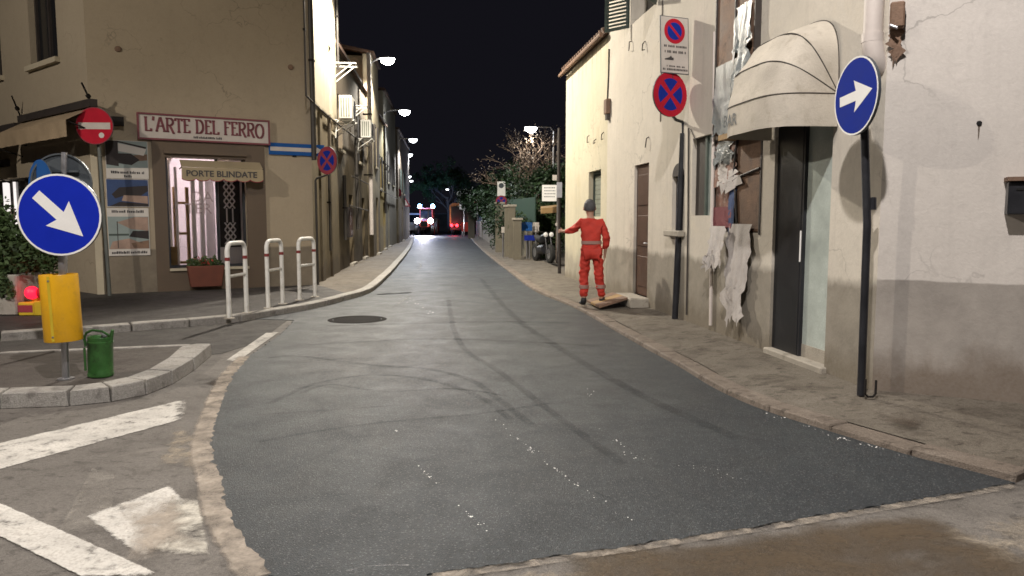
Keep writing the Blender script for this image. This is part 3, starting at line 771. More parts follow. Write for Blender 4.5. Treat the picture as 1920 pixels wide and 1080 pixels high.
# name board L'ARTE DEL FERRO
s0, s1 = FL.W(261, 236, .1)[0], FL.W(503, 246, .1)[0]; zc_t = FL.W(380, 221, .1)[1]; zc_b = FL.W(380, 263, .1)[1]
nb = thing('shop_sign', FL.P((s0 + s1) / 2, .05, zc_b), "long white shop sign board lettered L'ARTE DEL FERRO above the portal", 'sign')
MB().wbox(FL, s0, s1, .001, .08, zc_b, zc_t).build('board', 'sign_white_worn', nb)
fm = MB(); e = .035
for a, b, c, d in ((s0 - e, s1 + e, zc_t, zc_t + e), (s0 - e, s1 + e, zc_b - e, zc_b), (s0 - e, s0, zc_b, zc_t), (s1, s1 + e, zc_b, zc_t)): fm.wbox(FL, a, b, .0, .1, c, d)
fm.build('frame', 'letter_maroon', nb)
# hand drawn serif letters as strokes
def arc(cx, cy, rx, ry, a0, a1, n=9): return [(cx + rx * math.cos(R(a0 + (a1 - a0) * i / n)), cy + ry * math.sin(R(a0 + (a1 - a0) * i / n))) for i in range(n + 1)]
GL = {'L': (.62, [[(.12, 0), (.12, 1)], [(.12, .0), (.62, .0), (.62, .14)], [(0, 1), (.24, 1)]]),
      "'": (.2, [[(.1, 1.05), (.06, .8)]]),
      'A': (.8, [[(.0, 0), (.36, 1), (.44, 1), (.8, 0)], [(.1, .38), (.70, .38)], [(-.06, 0), (.1, 0)], [(.68, 0), (.88, 0)]]),
      'R': (.78, [[(.12, 0), (.12, 1)], [(0, 1), (.4, 1)] + arc(.4, .74, .3, .26, 90, -90) + [(.12, .48)], [(.36, .48), (.72, -.1), (.82, -.1)], [(0, 0), (.24, 0)]]),
      'T': (.66, [[(.33, 0), (.33, 1)], [(0, .86), (0, 1), (.66, 1), (.66, .86)], [(.2, 0), (.46, 0)]]),
      'E': (.62, [[(.12, 0), (.12, 1)], [(0, 1), (.58, 1), (.58, .86)], [(.12, .56), (.46, .56)], [(0, 0), (.6, 0), (.6, .14)]]),
      'D': (.8, [[(.12, 0), (.12, 1)], [(0, 1), (.34, 1)] + arc(.34, .5, .42, .5, 90, -90, 12) + [(0, 0)]]),
      'F': (.6, [[(.12, 0), (.12, 1)], [(0, 1), (.58, 1), (.58, .84)], [(.12, .56), (.46, .56)], [(0, 0), (.26, 0)]]),
      'O': (.86, [arc(.43, .42, .43, .55, 0, 360, 20)]), ' ': (.3, [])}
word = "L'ARTE DEL FERRO"; adv = .17
tw = sum(GL[c][0] + adv for c in word) - adv; hgt = (zc_t - zc_b) * .58; sx = (s1 - s0) * .92 / tw
x0 = s0 + (s1 - s0) * .04
sc_dir = 1
for ch in word:
    wd, strokes = GL[ch]; mb = MB()
    for st in strokes:
        for (ax, ay), (bx_, by_) in zip(st, st[1:]):
            va = Vector((x0 + ax * sx, zc_b + (zc_t - zc_b) * .31 + ay * hgt)); vb = Vector((x0 + bx_ * sx, zc_b + (zc_t - zc_b) * .31 + by_ * hgt))
            d_ = (vb - va); d_ = d_.normalized() if d_.length > 1e-6 else Vector((1, 0)); n_ = Vector((-d_.y, d_.x)) * (.022 if abs(d_.y) > .5 else .013); va -= d_ * .008; vb += d_ * .008
            mb.add([FL.P(q.x, o_, q.y) for o_ in (.078, .088) for q in (va + n_, vb + n_, vb - n_, va - n_)], [(4, 5, 6, 7), (0, 1, 5, 4), (1, 2, 6, 5), (2, 3, 7, 6), (3, 0, 4, 7)])
    if mb.v: mb.build('letter', 'letter_maroon', nb)
    x0 += (wd + adv) * sx
def textline(fr, s0, s1, o, z, h, mat, parent, seed=1, name='text_line'):
    """illegible small print: word-shaped marks"""
    r_ = random.Random(seed); s = s0; mb = MB()
    while s < s1:
        wl = min(r_.uniform(.8, 2.2) * h * 1.6, s1 - s); k = s
        while k < s + wl:
            a = r_.uniform(.3, .55) * h; mb.wbox(fr, k, min(k + a, s1), o, o + .002, z, z + h * r_.choice((.75, 1, 1))); k += a + h * .14
        s += wl + h * .5
    return mb.build(name, mat, parent)
textline(FL, s0 + (s1 - s0) * .40, s0 + (s1 - s0) * .62, .081, zc_b + .03, .045, 'sign_text', nb, 4)

# posters of garden roofs on the wall
def poster(x0, y0, x1, y1, label, kind):
    h = onFL(x0, y0, x1, y1); t_ = thing('wall_poster', FL.P(h[0], 0, h[2]), label, 'poster', 'posters beside the shop portal')
    MB().wbox(FL, h[0], h[1], .001, .02, h[2], h[3]).build('board', 'paper_white', t_)
    L = h[1] - h[0]; H_ = h[3] - h[2]; e = .02
    def pic(pts, mat, o, nm='printed_shape'): MB().add([FL.P(h[0] + L * x, .0205 + o, h[2] + H_ * y) for x, y in pts], [tuple(range(len(pts)))]).build(nm, mat, t_)
    if kind == 0:
        pic([(0.01, .26), (.99, .30), (.99, .99), (.01, .99)], 'paper_sea', .001)
        pic([(.01, .36), (.3, .32), (.3, .99), (.01, .99)], 'paper_dark', .002); pic([(.3, .72), (.9, .62), (.97, .80), (.3, .93)], 'paper_white', .003)
        pic([(.3, .95), (.95, .80), (.97, .85), (.3, .985)], 'paper_dark', .004); pic([(.3, .40), (.6, .36), (.8, .5), (.6, .66), (.3, .66)], 'paper_dark', .0035); pic([(.6, .45), (.98, .5), (.98, .66), (.62, .62)], 'board_brown', .002)
        textline(FL, h[0] + .08, h[1] - .08, .021, h[2] + H_ * .13, .05, 'sign_text', t_, 5); textline(FL, h[0] + .3, h[1] - .3, .021, h[2] + H_ * .03, .05, 'sign_text', t_, 6)
    elif kind == 1:
        pic([(0.01, .02), (.99, .02), (.99, .985), (.01, .985)], 'paper_blue', .001)
        pic([(.12, .45), (.3, .70), (.98, .78), (.98, .58), (.8, .40), (.4, .40), (.2, .30)], 'paper_dark', .002); pic([(.35, .22), (.97, .12), (.97, .40), (.4, .42)], 'paper_tan', .003)
        pic([(.06, .02), (.98, .02), (.98, .12), (.3, .18)], 'paper_dark', .004)
    else:
        pic([(0.01, .14), (.99, .14), (.99, .82), (.01, .82)], 'paper_sea', .001)
        pic([(.22, .70), (.65, .81), (.98, .81), (.98, .52), (.55, .56)], 'paper_tan', .002); pic([(.02, .14), (.1, .30), (.5, .36), (.98, .20), (.98, .14)], 'paper_tan', .0025)
        pic([(.5, .40), (.98, .34), (.98, .52), (.6, .52)], 'paper_dark', .003); pic([(.6, .16), (.98, .15), (.98, .32), (.55, .26)], 'board_brown', .0035); pic([(.02, .42), (.5, .42), (.5, .46), (.02, .46)], 'shutter_green', .003); pic([(.22, .16), (.24, .16), (.24, .72), (.22, .72)], 'old_wood_dark', .004)
        textline(FL, h[0] + .08, h[1] - .08, .021, h[2] + H_ * .90, .05, 'sign_text', t_, 7); textline(FL, h[0] + .05, h[1] - .05, .021, h[2] + H_ * .04, .05, 'sign_text', t_, 8)
poster(196, 264, 279, 335, 'poster of a dark garden roof, topmost beside the portal', 0)
poster(198, 336, 280, 388, 'blue sky poster of a pergola, middle one beside the portal', 1)
poster(200, 390, 282, 479, 'poster of a beach pergola, lowest beside the portal', 2)
# planter under the window
h = onFL(348, 497, 418, 536)
pl = thing('flower_trough', FL.P((h[0] + h[1]) / 2, .25, h[2]), 'terracotta flower trough hung below the shop window', 'planter')
a0, a1 = h[0], h[1]
MB().box8([FL.P(a0 + .06, .06, h[2]), FL.P(a1 - .06, .06, h[2]), FL.P(a1 - .06, .26, h[2]), FL.P(a0 + .06, .26, h[2]), FL.P(a0, .055, h[3]), FL.P(a1, .055, h[3]), FL.P(a1, .32, h[3]), FL.P(a0, .32, h[3])]).build('trough', 'terracotta', pl, bevel=.012)
def leaves(mb, n, cen, rad, size, seed, clump=0):
    r_ = random.Random(seed); cl = [Vector((r_.gauss(0, .5), r_.gauss(0, .5), r_.gauss(0, .5))) for _ in range(clump)] if clump else None
    for k in range(n):
        while True:
            d_ = Vector((r_.uniform(-1, 1), r_.uniform(-1, 1), r_.uniform(-1, 1)))
            if d_.length < 1: break
        if cl:
            c_ = r_.choice(cl); d_ = c_ * .85 + d_ * .42
        p = Vector(cen) + Vector((d_.x * rad[0], d_.y * rad[1], d_.z * rad[2])); s = size * r_.uniform(.5, 1.3)
        u = Vector((r_.gauss(0, 1), r_.gauss(0, 1), r_.gauss(0, 1))).normalized(); v_ = u.orthogonal().normalized()
        mb.add([p - u * s, p + v_ * s * .45, p + u * s, p - v_ * s * .45], [(0, 1, 2, 3)])
    return mb
mid = FL.P((a0 + a1) / 2, .18, h[3] + .05)
mb = MB(); 
for k in range(9): leaves(mb, 40, FL.P(a0 + .08 + (a1 - a0 - .16) * k / 8, .18, h[3] + .05 + .05 * math.sin(k * 2.1)), (.1, .1, .10), .045, k)
mb.build('foliage', 'leaf_mid', pl)
mb = MB(); leaves(mb, 40, mid + Vector((-.05, -.05, .05)), (.25, .1, .09), .035, 77); mb.build('blossom', 'flower_red', pl)
# one-way arrow sign at the house corner
s0, s1 = FL.W(504, 279, .05)[0], LFL - .02
zt_, zb_ = FL.W(545, 269, .05)[1], FL.W(545, 291, .05)[1]
ow = thing('one_way_sign', FL.P(s0, .03, zb_), 'long blue one-way plate with a white arrow on the house corner', 'sign')
s1 = s0 + 1.18 if s1 - s0 < .9 else s1
MB().wbox(FL, s0, s1, .03, .045, zb_, zt_).build('plate', 'sign_blue_pale', ow)
M_ = FL.M(s0, .0455, (zb_ + zt_) / 2); L = s1 - s0; hh = (zt_ - zb_)
MB().prism([(.03, -.17 * hh), (L - .22, -.17 * hh), (L - .22, -.36 * hh), (L - .03, 0), (L - .22, .36 * hh), (L - .22, .17 * hh), (.03, .17 * hh)], 0, .002, M_).build('arrow', 'sign_white_worn', ow)
MB().wbox(FL, s0 + .5, s0 + .58, .0, .029, zb_ - .03, zt_).build('bracket', 'iron_dark', ow)
# flag holders, alarm lamp bracket on the corner house
for (ax, ay, bx_, by_, lb) in ((153, 155, 173, 200, 'iron flag holder rod on the tan wall above the no-entry sign'), (22, 180, 38, 222, 'iron flag holder rod on the tan wall left of the upper window')):
    sa, za = FW.W(ax, ay, .25); sb, zb_2 = FW.W(bx_, by_, .02)
    fh = thing('flag_holder', FW.P(sb, .02, zb_2), lb, 'flag holder', 'flag holders on the corner house')
    MB().tube([FW.P(sb, .0, zb_2), FW.P(sa, .25, za)], .018, 6).build('rod', 'iron_dark', fh); MB().tube([FW.P(sb * .6 + sa * .4, .09, zb_2 * .6 + za * .4), FW.P(sb * .5 + sa * .5, .13, zb_2 * .5 + za * .5)], .04, 8).build('socket', 'iron_dark', fh)
s_, z_ = FL.W(221, 228, .15)
wl = thing('wall_floodlight', FL.P(s_, .05, z_), 'small black unlit floodlight on the wall beside the no-entry sign', 'floodlight')
MB().wbox(FL, s_ - .14, s_ + .10, .08, .2, z_ - .08, z_ + .09).build('housing', 'iron_dark', wl, bevel=.01); MB().wbox(FL, s_ - .02, s_ + .02, .0, .08, z_ - .02, z_ + .02).build('arm', 'iron_dark', wl)
# rosettes / stains on facade: small tie-rod plates
for px, py in ((221, 92), (545, 126)):
    s_, z_ = FL.W(px, py)
    MB().lathe([(0, .03), (.05, .025), (.06, .0)], 10, FL.M(s_, 0, z_)).build('tie_plate', 'board_brown', house)
# left wing shops: awnings, doorway, lit window
aw_x = FW.W(132, 270, .5)[0]
def flat_awning(s0, s1, z1, z0, out, mat, label, drop=.25):
    a_ = thing('shop_awning', FW.P(s0, .0, z0), label, 'awning')
    MB().add([FW.P(s0, .02, z1), FW.P(s1, .02, z1), FW.P(s1, out, z0), FW.P(s0, out, z0)], [(0, 1, 2, 3)]).build('canopy', mat, a_)
    MB().grid(lambda u, v: FW.P(s0 + (s1 - s0) * u, out + .004 + .012 * math.sin(u * 40) * v, z0 - drop * v), 40, 3).build('valance', mat, a_)
    for s in (s0 + .03, s1 - .03): MB().tube([FW.P(s, .0, z0 - .2), FW.P(s, out - .03, z0 - .015)], .015, 6).build('arm', 'iron_dark', a_)
    MB().wbox(FW, s0, s1, .002, .14, z1 - .02, z1 + .12).build('roller_box', 'old_wood_dark', a_)
flat_awning(aw_x, 3.3, 3.62, 3.32, .55, 'awning_tan', 'tan shop awning over the dark shop window on the left wing', .3)
flat_awning(3.5, 7.5, 3.5, 3.1, .65, 'awning_tan', 'long tan awning on the left wing past the gap', .3)
flat_awning(4.35, 7.5, 2.75, 2.55, .5, 'awning_fabric', 'pale striped low awning over the lit window on the left wing', .22)
f = MB().wbox(FW, shopw[0], shopw[1], -.26, -.24, shopw[2], shopw[3]).build('shop_window', 'glass_dark', house)
fm = MB()
for s in (shopw[0], shopw[0] + .9, shopw[0] + 1.9, shopw[1] - .08): fm.wbox(FW, s, s + .08, -.239, -.16, shopw[2], shopw[3])
fm.build('frame', 'old_wood_dark', f)
lw0 = FW.W(27, 360, -.2)[0]; lw1 = FW.W(3, 360, -.2)[0]
MB().wbox(FW, lw0, lw1 - .1, -.238, -.20, FW.W(14, 445, -.2)[1], FW.W(14, 342, -.2)[1]).build('lit_pane', 'lit_window', f)

# ================================================================ signs on posts
def facing(ang):           # normal turned ang degrees from straight at -Y towards -X
    a = R(ang); n = Vector((-math.sin(a), -math.cos(a), 0)); return Vector((0, 0, 1)).cross(n)
ARROW = [(-.42, -.075), (.02, -.075), (-.03, -.24), (.44, 0), (-.03, .24), (.02, .075), (-.42, .075)]
def rot2(pts, deg, k=1): c_, s_ = math.cos(R(deg)), math.sin(R(deg)); return [(k * (x * c_ - y * s_), k * (x * s_ + y * c_)) for x, y in pts]
def round_back(M, r, t_, back='sign_back_grey'):
    MB().prism(circ(r, 40), -.012, 0, M).build('plate', back, t_)
    MB().ring(circ(r * 1.005, 40), circ(r * .97, 40), -.022, -.004, M).build('edge_rim', back, t_)
def arrow_sign(M, r, deg, t_, blue='sign_blue', white='sign_white'):
    round_back(M, r, t_)
    MB().ring(circ(r, 40), circ(r * .955, 40), .0005, .002, M).build('white_border', white, t_)
    MB().prism(circ(r * .955, 40), .0005, .0018, M).build('blue_face', blue, t_)
    MB().prism(rot2(ARROW, deg, r * 1.72), .0025, .0035, M).build('arrow', white, t_)
def no_stopping(M, r, t_, red='sign_red', blue='sign_blue_deep', line=None):
    round_back(M, r, t_)
    MB().prism(circ(r, 40), .0005, .0015, M).build('red_face', red, t_)
    q = r * .72
    for k in range(4):
        a0 = R(45 + 90 * k + 11); a1 = R(45 + 90 * (k + 1) - 11); cx, cy = .17 * q * math.cos((a0 + a1) / 2), .17 * q * math.sin((a0 + a1) / 2)
        MB().prism([(cx, cy)] + [(q * math.cos(a0 + (a1 - a0) * i / 8), q * math.sin(a0 + (a1 - a0) * i / 8)) for i in range(9)], .002, .0028, M).build('blue_field', blue, t_)
# blue keep-right sign with yellow sleeve on the island
pb = Vector((-4.0, 6.53, zi - .012)); topc = D(111, 403, 6.47)
ks = thing('keep_right_sign', pb, 'round blue keep-right sign over a yellow sleeve on the traffic island', 'road sign')
lean = (topc - Vector((pb.x, pb.y, topc.z))); ptop = Vector((topc.x - .03, topc.y + .075, topc.z + .3))
MB().tube([pb, ptop], .030, 14).build('post', 'galvanised', ks, True)
arrow_sign(basis(topc, facing(-4)), .355, -44, ks)
for dz in (-.12, .12): MB().box((topc.x - .075, topc.y + .04, topc.z + dz - .015), (topc.x + .015, topc.y + .11, topc.z + dz + .015)).build('clamp', 'galvanised', ks)
q0 = D(117, 638, 6.5); q1 = D(117, 514, 6.5)
ax = Vector((q1.x - q0.x - .01, 0, q1.z - q0.z)).normalized(); Ms = basis(Vector((q0.x + .008, 6.5, q0.z)), Vector((1, 0, 0)), Vector((0, 1, 0)))
hS = q1.z - q0.z
sl = MB(); prof = [(.150, 0), (.152, .004), (.152, hS - .004), (.150, hS), (.143, hS), (.143, .0), (.150, 0)]
Mt = Matrix.Translation(Vector((q0.x + .014, 6.5, q0.z))) @ Matrix.Rotation(R(-1.6), 4, 'Y')
MB().lathe(prof, 40, Mt).build('sleeve', 'yellow_plastic', ks, True)
MB().mbox(Mt, (-.012, -.1535, .01), (.012, -.1515, hS - .01)).build('seam_strip', 'yellow_plastic_dark', ks)
for z in (.05, hS - .05):
    MB().lathe([(0, .004), (.008, .003), (.009, 0)], 10, Mt @ Matrix.Translation((0, -.1535, z)) @ Matrix.Rotation(R(90), 4, 'X')).build('rivet', 'galvanised', ks)
for z in (.08, hS - .08): MB().lathe([(.033, -.01), (.142, -.01), (.142, .01), (.033, .01)], 24, Mt @ Matrix.Translation((0, 0, z))).build('sleeve_spacer', 'galvanised', ks)
MB().lathe([(.032, 0), (.07, 0), (.07, .01), (.032, .015)], 16, Matrix.Translation(pb)).build('base_collar', 'galvanised', ks)
# second post behind it: back of a round sign and a blue sign seen edgeways
pb2 = D(121, 660, 8.05); pb2.z = zi - .012
bs = thing('sign_pair_post', pb2, 'post with the grey back of a round sign and an oblique blue sign', 'road sign')
c2 = D(113, 342, 8.05)
MB().tube([pb2, Vector((c2.x + .06, 8.05, c2.z + .32))], .030, 12).build('post', 'galvanised', bs, True)
Mb = basis(Vector((c2.x, 8.09, c2.z)), Vector((-1, -.12, 0)))
MB().prism(circ(.31, 40), -.012, 0, Mb).build('plate', 'sign_back_grey', bs); MB().ring(circ(.312, 40), circ(.295, 40), -.03, -.004, Mb).build('edge_rim', 'sign_back_grey', bs)
MB().prism(circ(.305, 40), .0005, .0015, Mb).build('blue_face', 'sign_blue', bs)
for dz in (-.1, .12): MB().box((c2.x - .2, 8.05, c2.z + dz - .012), (c2.x + .2, 8.075, c2.z + dz + .012)).build('clamp', 'sign_back_grey', bs)
c3 = D(76, 352, 8.0); Mo = basis(c3, facing(36))
MB().prism(circ(.30, 36), -.012, 0, Mo).build('plate', 'sign_back_grey', bs); MB().prism(circ(.30, 36), .0005, .0015, Mo).build('blue_face', 'sign_blue_pale', bs)
MB().prism(rot2(ARROW, 20, .5), .002, .003, Mo).build('arrow', 'sign_white_worn', bs)
# no-entry sign at the left edge of the shop house
cn = D(177, 236, 13.75); nb_ = Vector((cn.x + .05, 13.88, ZL))
ne = thing('no_entry_sign', nb_, 'round red no-entry sign with a white bar before the tan house', 'road sign')
MB().tube([nb_, Vector((cn.x - .02, 13.88, cn.z + .25))], .035, 10).build('post', 'sign_post_grey', ne, True)
Mn = basis(cn, facing(-3)); round_back(Mn, .335, ne)
MB().prism(circ(.335, 40), .0005, .0015, Mn).build('white_border', 'sign_red_dull', ne); MB().prism(circ(.32, 40), .002, .003, Mn).build('red_face', 'sign_red', ne)
MB().prism([(-.285, -.06), (.285, -.06), (.285, .06), (-.285, .06)], .0035, .0045, Mn).build('bar', 'sign_white_worn', ne)
MB().prism(circ(.05, 12, .12, -.17), .0035, .0045, Mn).build('sticker', 'paper_white', ne)
# no-stopping sign on the left pavement
cs = D(613, 301, 16.1); ps = Vector((G(605, 531, ZL).x, 16.25, ZL))
nl = thing('no_stopping_sign', ps, 'round no-stopping sign on a thin dark post against the left street wall', 'road sign', 'no-stopping signs')
MB().tube([ps, Vector((ps.x, ps.y, cs.z - .42)), Vector((ps.x + .03, ps.y, cs.z - .37)), Vector((cs.x, 16.14, cs.z - .30)), Vector((cs.x, 16.14, cs.z + .2))], .026, 8).build('post', 'dark_pipe', nl, True)
no_stopping(basis(cs, facing(32)), .295, nl, 'sign_red_dull', 'sign_blue_deep')
# keep-arrow sign by the white corner on the right
pr_ = G(1614, 741, ZR - .01); cr_ = D(1604, 180, 5.9)
rs = thing('arrow_sign', pr_, 'blue round sign with a white right arrow on a black post at the white corner', 'road sign')
MB().tube([pr_, Vector((pr_.x - .01, pr_.y, 1.5)), Vector((cr_.x + .05, cr_.y + .01, cr_.z + .26))], .031, 12).build('post', 'charcoal_metal', rs, True)
arrow_sign(basis(cr_, facing(84)), .302, 5, rs, 'sign_blue_deep', 'sign_white')
MB().tube([Vector((pr_.x + .02, pr_.y, 1.62)), Vector((pr_.x + .016, pr_.y, 1.72))], .036, 12).build('joint_sleeve', 'charcoal_metal', rs)
ub = G(1632, 745, ZR)
MB().tube([ub + Vector((-.045, 0, .15)), ub + Vector((-.045, 0, .03)), ub + Vector((-.02, 0, .005)), ub + Vector((.02, 0, .005)), ub + Vector((.04, 0, .03)), ub + Vector((.04, 0, .14))], .009, 6).build('wall_hook', 'iron_dark', loc=ub); tag(bpy.data.objects['wall_hook'], 'bent iron hook on the ground behind the arrow sign post', 'hook')
# no parking panel + no stopping disc on the right
sp_, _ = FR.W(1273, 597); pp = FR.P(sp_, .06, ZR - .005)
np_ = thing('no_parking_sign', pp, 'street-cleaning panel above a no-stopping disc on a bent black post', 'road sign')
cd = D(1257, 177, 10.25); cpn = D(1265, 85, 10.25)
zt_ = D(1281, 250, pp.y).z; xt_ = D(1281, 250, pp.y).x
MB().tube([pp, Vector((xt_, pp.y, zt_))], [.046, .046], 12).build('post', 'charcoal_metal', np_, True)
MB().tube([Vector((xt_, pp.y, zt_ - .02)), Vector((xt_, pp.y, zt_ + .10)), Vector((xt_ - .02, pp.y - .02, zt_ + .155)), Vector((xt_ - .12, pp.y - .06, zt_ + .18)), Vector((cd.x + .03, cd.y + .04, zt_ + .22)), Vector((cd.x + .01, cd.y + .035, zt_ + .30)), Vector((cpn.x, cpn.y + .035, cpn.z + .35))], .022, 10).build('bracket', 'charcoal_metal', np_, True)
fa = facing(-22)
no_stopping(basis(cd, facing(-30)), .298, np_)
Mp = basis(cpn, fa, Vector((-.03, 0, 1)))
MB().prism([(-.225, -.375), (.225, -.375), (.225, .375), (-.225, .375)], -.015, 0, Mp).build('panel', 'sign_back_grey', np_)
MB().prism([(-.215, -.365), (.215, -.365), (.215, .365), (-.215, .365)], .0005, .0015, Mp).build('panel_face', 'sign_white_worn', np_)
MB().prism(circ(.165, 32, 0, .185), .002, .003, Mp).build('red_ring', 'sign_red', np_); MB().prism(circ(.115, 32, 0, .185), .0035, .0042, Mp).build('blue_field', 'sign_blue_deep', np_)
MB().prism([(x, y + .185) for x, y in rot2([(-.14, -.017), (.14, -.017), (.14, .017), (-.14, .017)], -45)], .0046, .0052, Mp).build('red_bar', 'sign_red', np_)
r_ = random.Random(5)
for (yy, xa, xb, h_) in ((-.03, -.17, .19, .03), (-.105, -.18, .16, .035), (-.29, -.13, .15, .022), (-.335, -.19, .19, .028)):
    mb = MB(); x = xa
    while x < xb:
        if r_.random() < .16: x += .02
        a = r_.uniform(.010, .02); mb.prism([(x, yy), (x + a, yy), (x + a, yy + h_ * r_.uniform(.7, 1)), (x, yy + h_)], .002, .003, Mp); x += a + .006
    mb.build('text_line', 'sign_text', np_)
MB().prism([(-.16, -.20), (-.02, -.20), (-.02, -.165), (-.045, -.165), (-.06, -.14), (-.09, -.165), (-.16, -.185)], .002, .003, Mp).build('tow_icon', 'sign_text', np_)

# ================================================================ houses on the right
rh = thing('white_corner_house', FR.p, 'white plastered two-storey corner house with a bar doorway and damp grey base', 'house')
S_J = FR.W(1141, 92)[0]                                   # junction with the low house
zE = 5.08
door = hole_px(FR, 1455, 240, 1547, 640); door[2] = ZR - .02; door[3] = 2.62
win = hole_px(FR, 1299, 256, 1331, 404)
disp = hole_px(FR, 1343, 256, 1424, 435)
dispu = hole_px(FR, 1354, 30, 1420, 246); dispu[3] = 4.35
upw = hole_px(FR, 1183, 0, 1232, 30); upw[2] = FR.W(1205, 28)[1]; upw[3] = upw[2] + 1.5
nich = hole_px(FR, 1261, 330, 1281, 432)
dr = hole_px(FR, 1190, 308, 1213, 545); dr[2] = ZR + .14
wall(FR, 0, S_J, 0, 9, [tuple(door), tuple(win), tuple(disp), tuple(upw), tuple(nich), tuple(dr)], .35).build('wall', 'street_plaster', rh)
wall(FN, .0, 9, 0, 9, (), .35).build('wall', 'white_plaster', rh)
wall(Fr(FR.P(S_J, 0, 0), (.99, .13), -1), 0.01, 7, 0, 9, (), .3).build('rear_wall', 'street_plaster', rh)
a, b, c, d = FR.P(0, .3, 0), FN.P(9, .3, 0), FR.P(S_J, -7, 0), FR.P(S_J, .3, 0)
MB().prism([(p.x, p.y) for p in (a, b, c, d)], 9.0, 9.12).build('roof', 'roof_tile', rh)
# dado on the near wall stands slightly proud
# bar door: black frame leaf, frosted glass leaf, handle, threshold
dm = door[0] + (door[1] - door[0]) * .52
dl = MB().wbox(FR, dm + .001, door[1], -.06, -.03, ZR + .05, door[3]).build('door', 'black_paint', rh, bevel=.004)
MB().wbox(FR, dm - .03, dm, -.09, -.035, ZR + .05, door[3]).build('frame', 'charcoal_metal', dl)
dg_ = MB().wbox(FR, door[0] + .025, dm - .031, -.09, -.07, ZR + .18, door[3]).build('glass_door', 'glass_frost', rh)
MB().wbox(FR, door[0], door[0] + .025, -.10, -.04, ZR + .05, door[3]).build('frame', 'charcoal_metal', dg_)
MB().wbox(FR, door[0] + .025, dm - .031, -.10, -.065, ZR + .05, ZR + .18).build('kick_plate', 'step_stone', dg_)
s_, z1_ = FR.W(1507, 425, -.08); _, z0_ = FR.W(1507, 500, -.08)
MB().wbox(FR, s_ - .05, s_ + .05, -.069, -.055, z0_, z1_).build('push_plate', 'sticker_blue', dg_, bevel=.004)
MB().tube([FR.P(s_ - .03, -.04, z0_ + .05), FR.P(s_ - .03, -.04, z1_ - .04)], .014, 8).build('handle', 'sign_white', dg_)
MB().wbox(FR, door[0] - .04, door[1] + .02, -.34, .06, ZR - .05, ZR + .05).build('threshold', 'step_stone', rh, bevel=.012)
# window
wm_ = win[0] + (win[1] - win[0]) * .38
f = MB().wbox(FR, wm_, win[1], -.09, -.06, win[2], win[3]).build('window', 'old_wood_dark', rh)
MB().wbox(FR, win[0], wm_ - .002, -.085, -.065, win[2], win[3]).build('pane', 'glass_frost', f)
MB().wbox(FR, wm_ - .03, wm_ + .03, -.059, -.03, win[2], win[3]).build('frame', 'shutter_green', f)
# arched niche with a stone sill
mbn = MB()
MB().wbox(FR, nich[0], nich[1], -.09, -.06, nich[2], nich[3]).build('niche_back', 'old_wood_dark', rh)
wN = (nich[1] - nich[0]) / 2; sN = (nich[0] + nich[1]) / 2
arcp = [(wN * math.cos(R(a)), wN * .75 * math.sin(R(a))) for a in range(0, 181, 15)]
MB().prism(arcp, -.001, .004, FR.M(sN, 0, nich[3])).build('niche_arch', 'old_wood_dark', rh)
MB().wbox(FR, nich[0] - .08, nich[1] + .08, .0, .10, nich[2] - .09, nich[2]).build('niche_sill', 'step_stone', rh, bevel=.015)
# upper shutters standing open
for k, (sa, ang) in enumerate(((upw[1], 25), (upw[0], -25))):
    sh = thing('window_shutter', FR.P(sa, 0, upw[2]), 'dark green louvred shutter swung open on the upper floor, ' + ('far leaf' if k == 0 else 'near leaf'), 'shutter', 'upper floor shutters')
    L = .5; d1 = (FR.d * (1 if k == 0 else -1) * math.cos(R(40)) + FR.n * math.sin(R(40)))
    M_ = basis(FR.P(sa, .03, upw[2] - .04), d1)
    for a, b in ((0, .05), (L - .05, L)): MB().mbox(M_, (a, 0, -.02), (b, 1.5, .02)).build('stile', 'shutter_green', sh)
    for z in (0, .7, 1.45): MB().mbox(M_, (.05, z, -.02), (L - .05, z + .05, .02)).build('rail', 'shutter_green', sh)
    for i in range(22): MB().mbox(M_ @ Matrix.Translation((0, .08 + i * .0625, 0)) @ Matrix.Rotation(R(38), 4, 'X'), (.05, 0, -.005), (L - .05, .05, .005)).build('slat', 'shutter_green', sh)
MB().wbox(FR, upw[0], upw[1], -.3, -.28, upw[2], upw[3]).build('window', 'glass_dark', rh)
# display windows: lower boards, torn posters; upper board with torn foil
f = MB().wbox(FR, disp[0], disp[1], -.06, -.02, disp[2], disp[3]).build('boarded_window', 'board_brown', rh)
dmid = disp[0] + (disp[1] - disp[0]) * .50; zmid = disp[2] + (disp[3] - disp[2]) * .58
MB().wbox(FR, disp[0] + .01, dmid - .01, -.019, -.002, zmid + .012, disp[3] - .01).build('board', 'board_brown', f, bevel=.004)
MB().wbox(FR, disp[0] + .01, dmid - .01, -.019, .002, disp[2] + .01, zmid - .012).build('board', 'board_brown', f, bevel=.004)
MB().wbox(FR, dmid + .01, disp[1] - .01, -.019, -.010, disp[2] + .01, disp[3] - .01).build('board', 'poster_rust', f, bevel=.004)
fm = MB()
for a, b in ((disp[0] - .02, disp[0] + .012), (disp[1] - .012, disp[1] + .02)): fm.wbox(FR, a, b, -.08, .012, disp[2] - .02, disp[3] + .02)
fm.wbox(FR, disp[0] + .012, disp[1] - .012, -.08, .010, disp[3] - .01, disp[3] + .02); fm.build('frame', 'old_wood_dark', f)
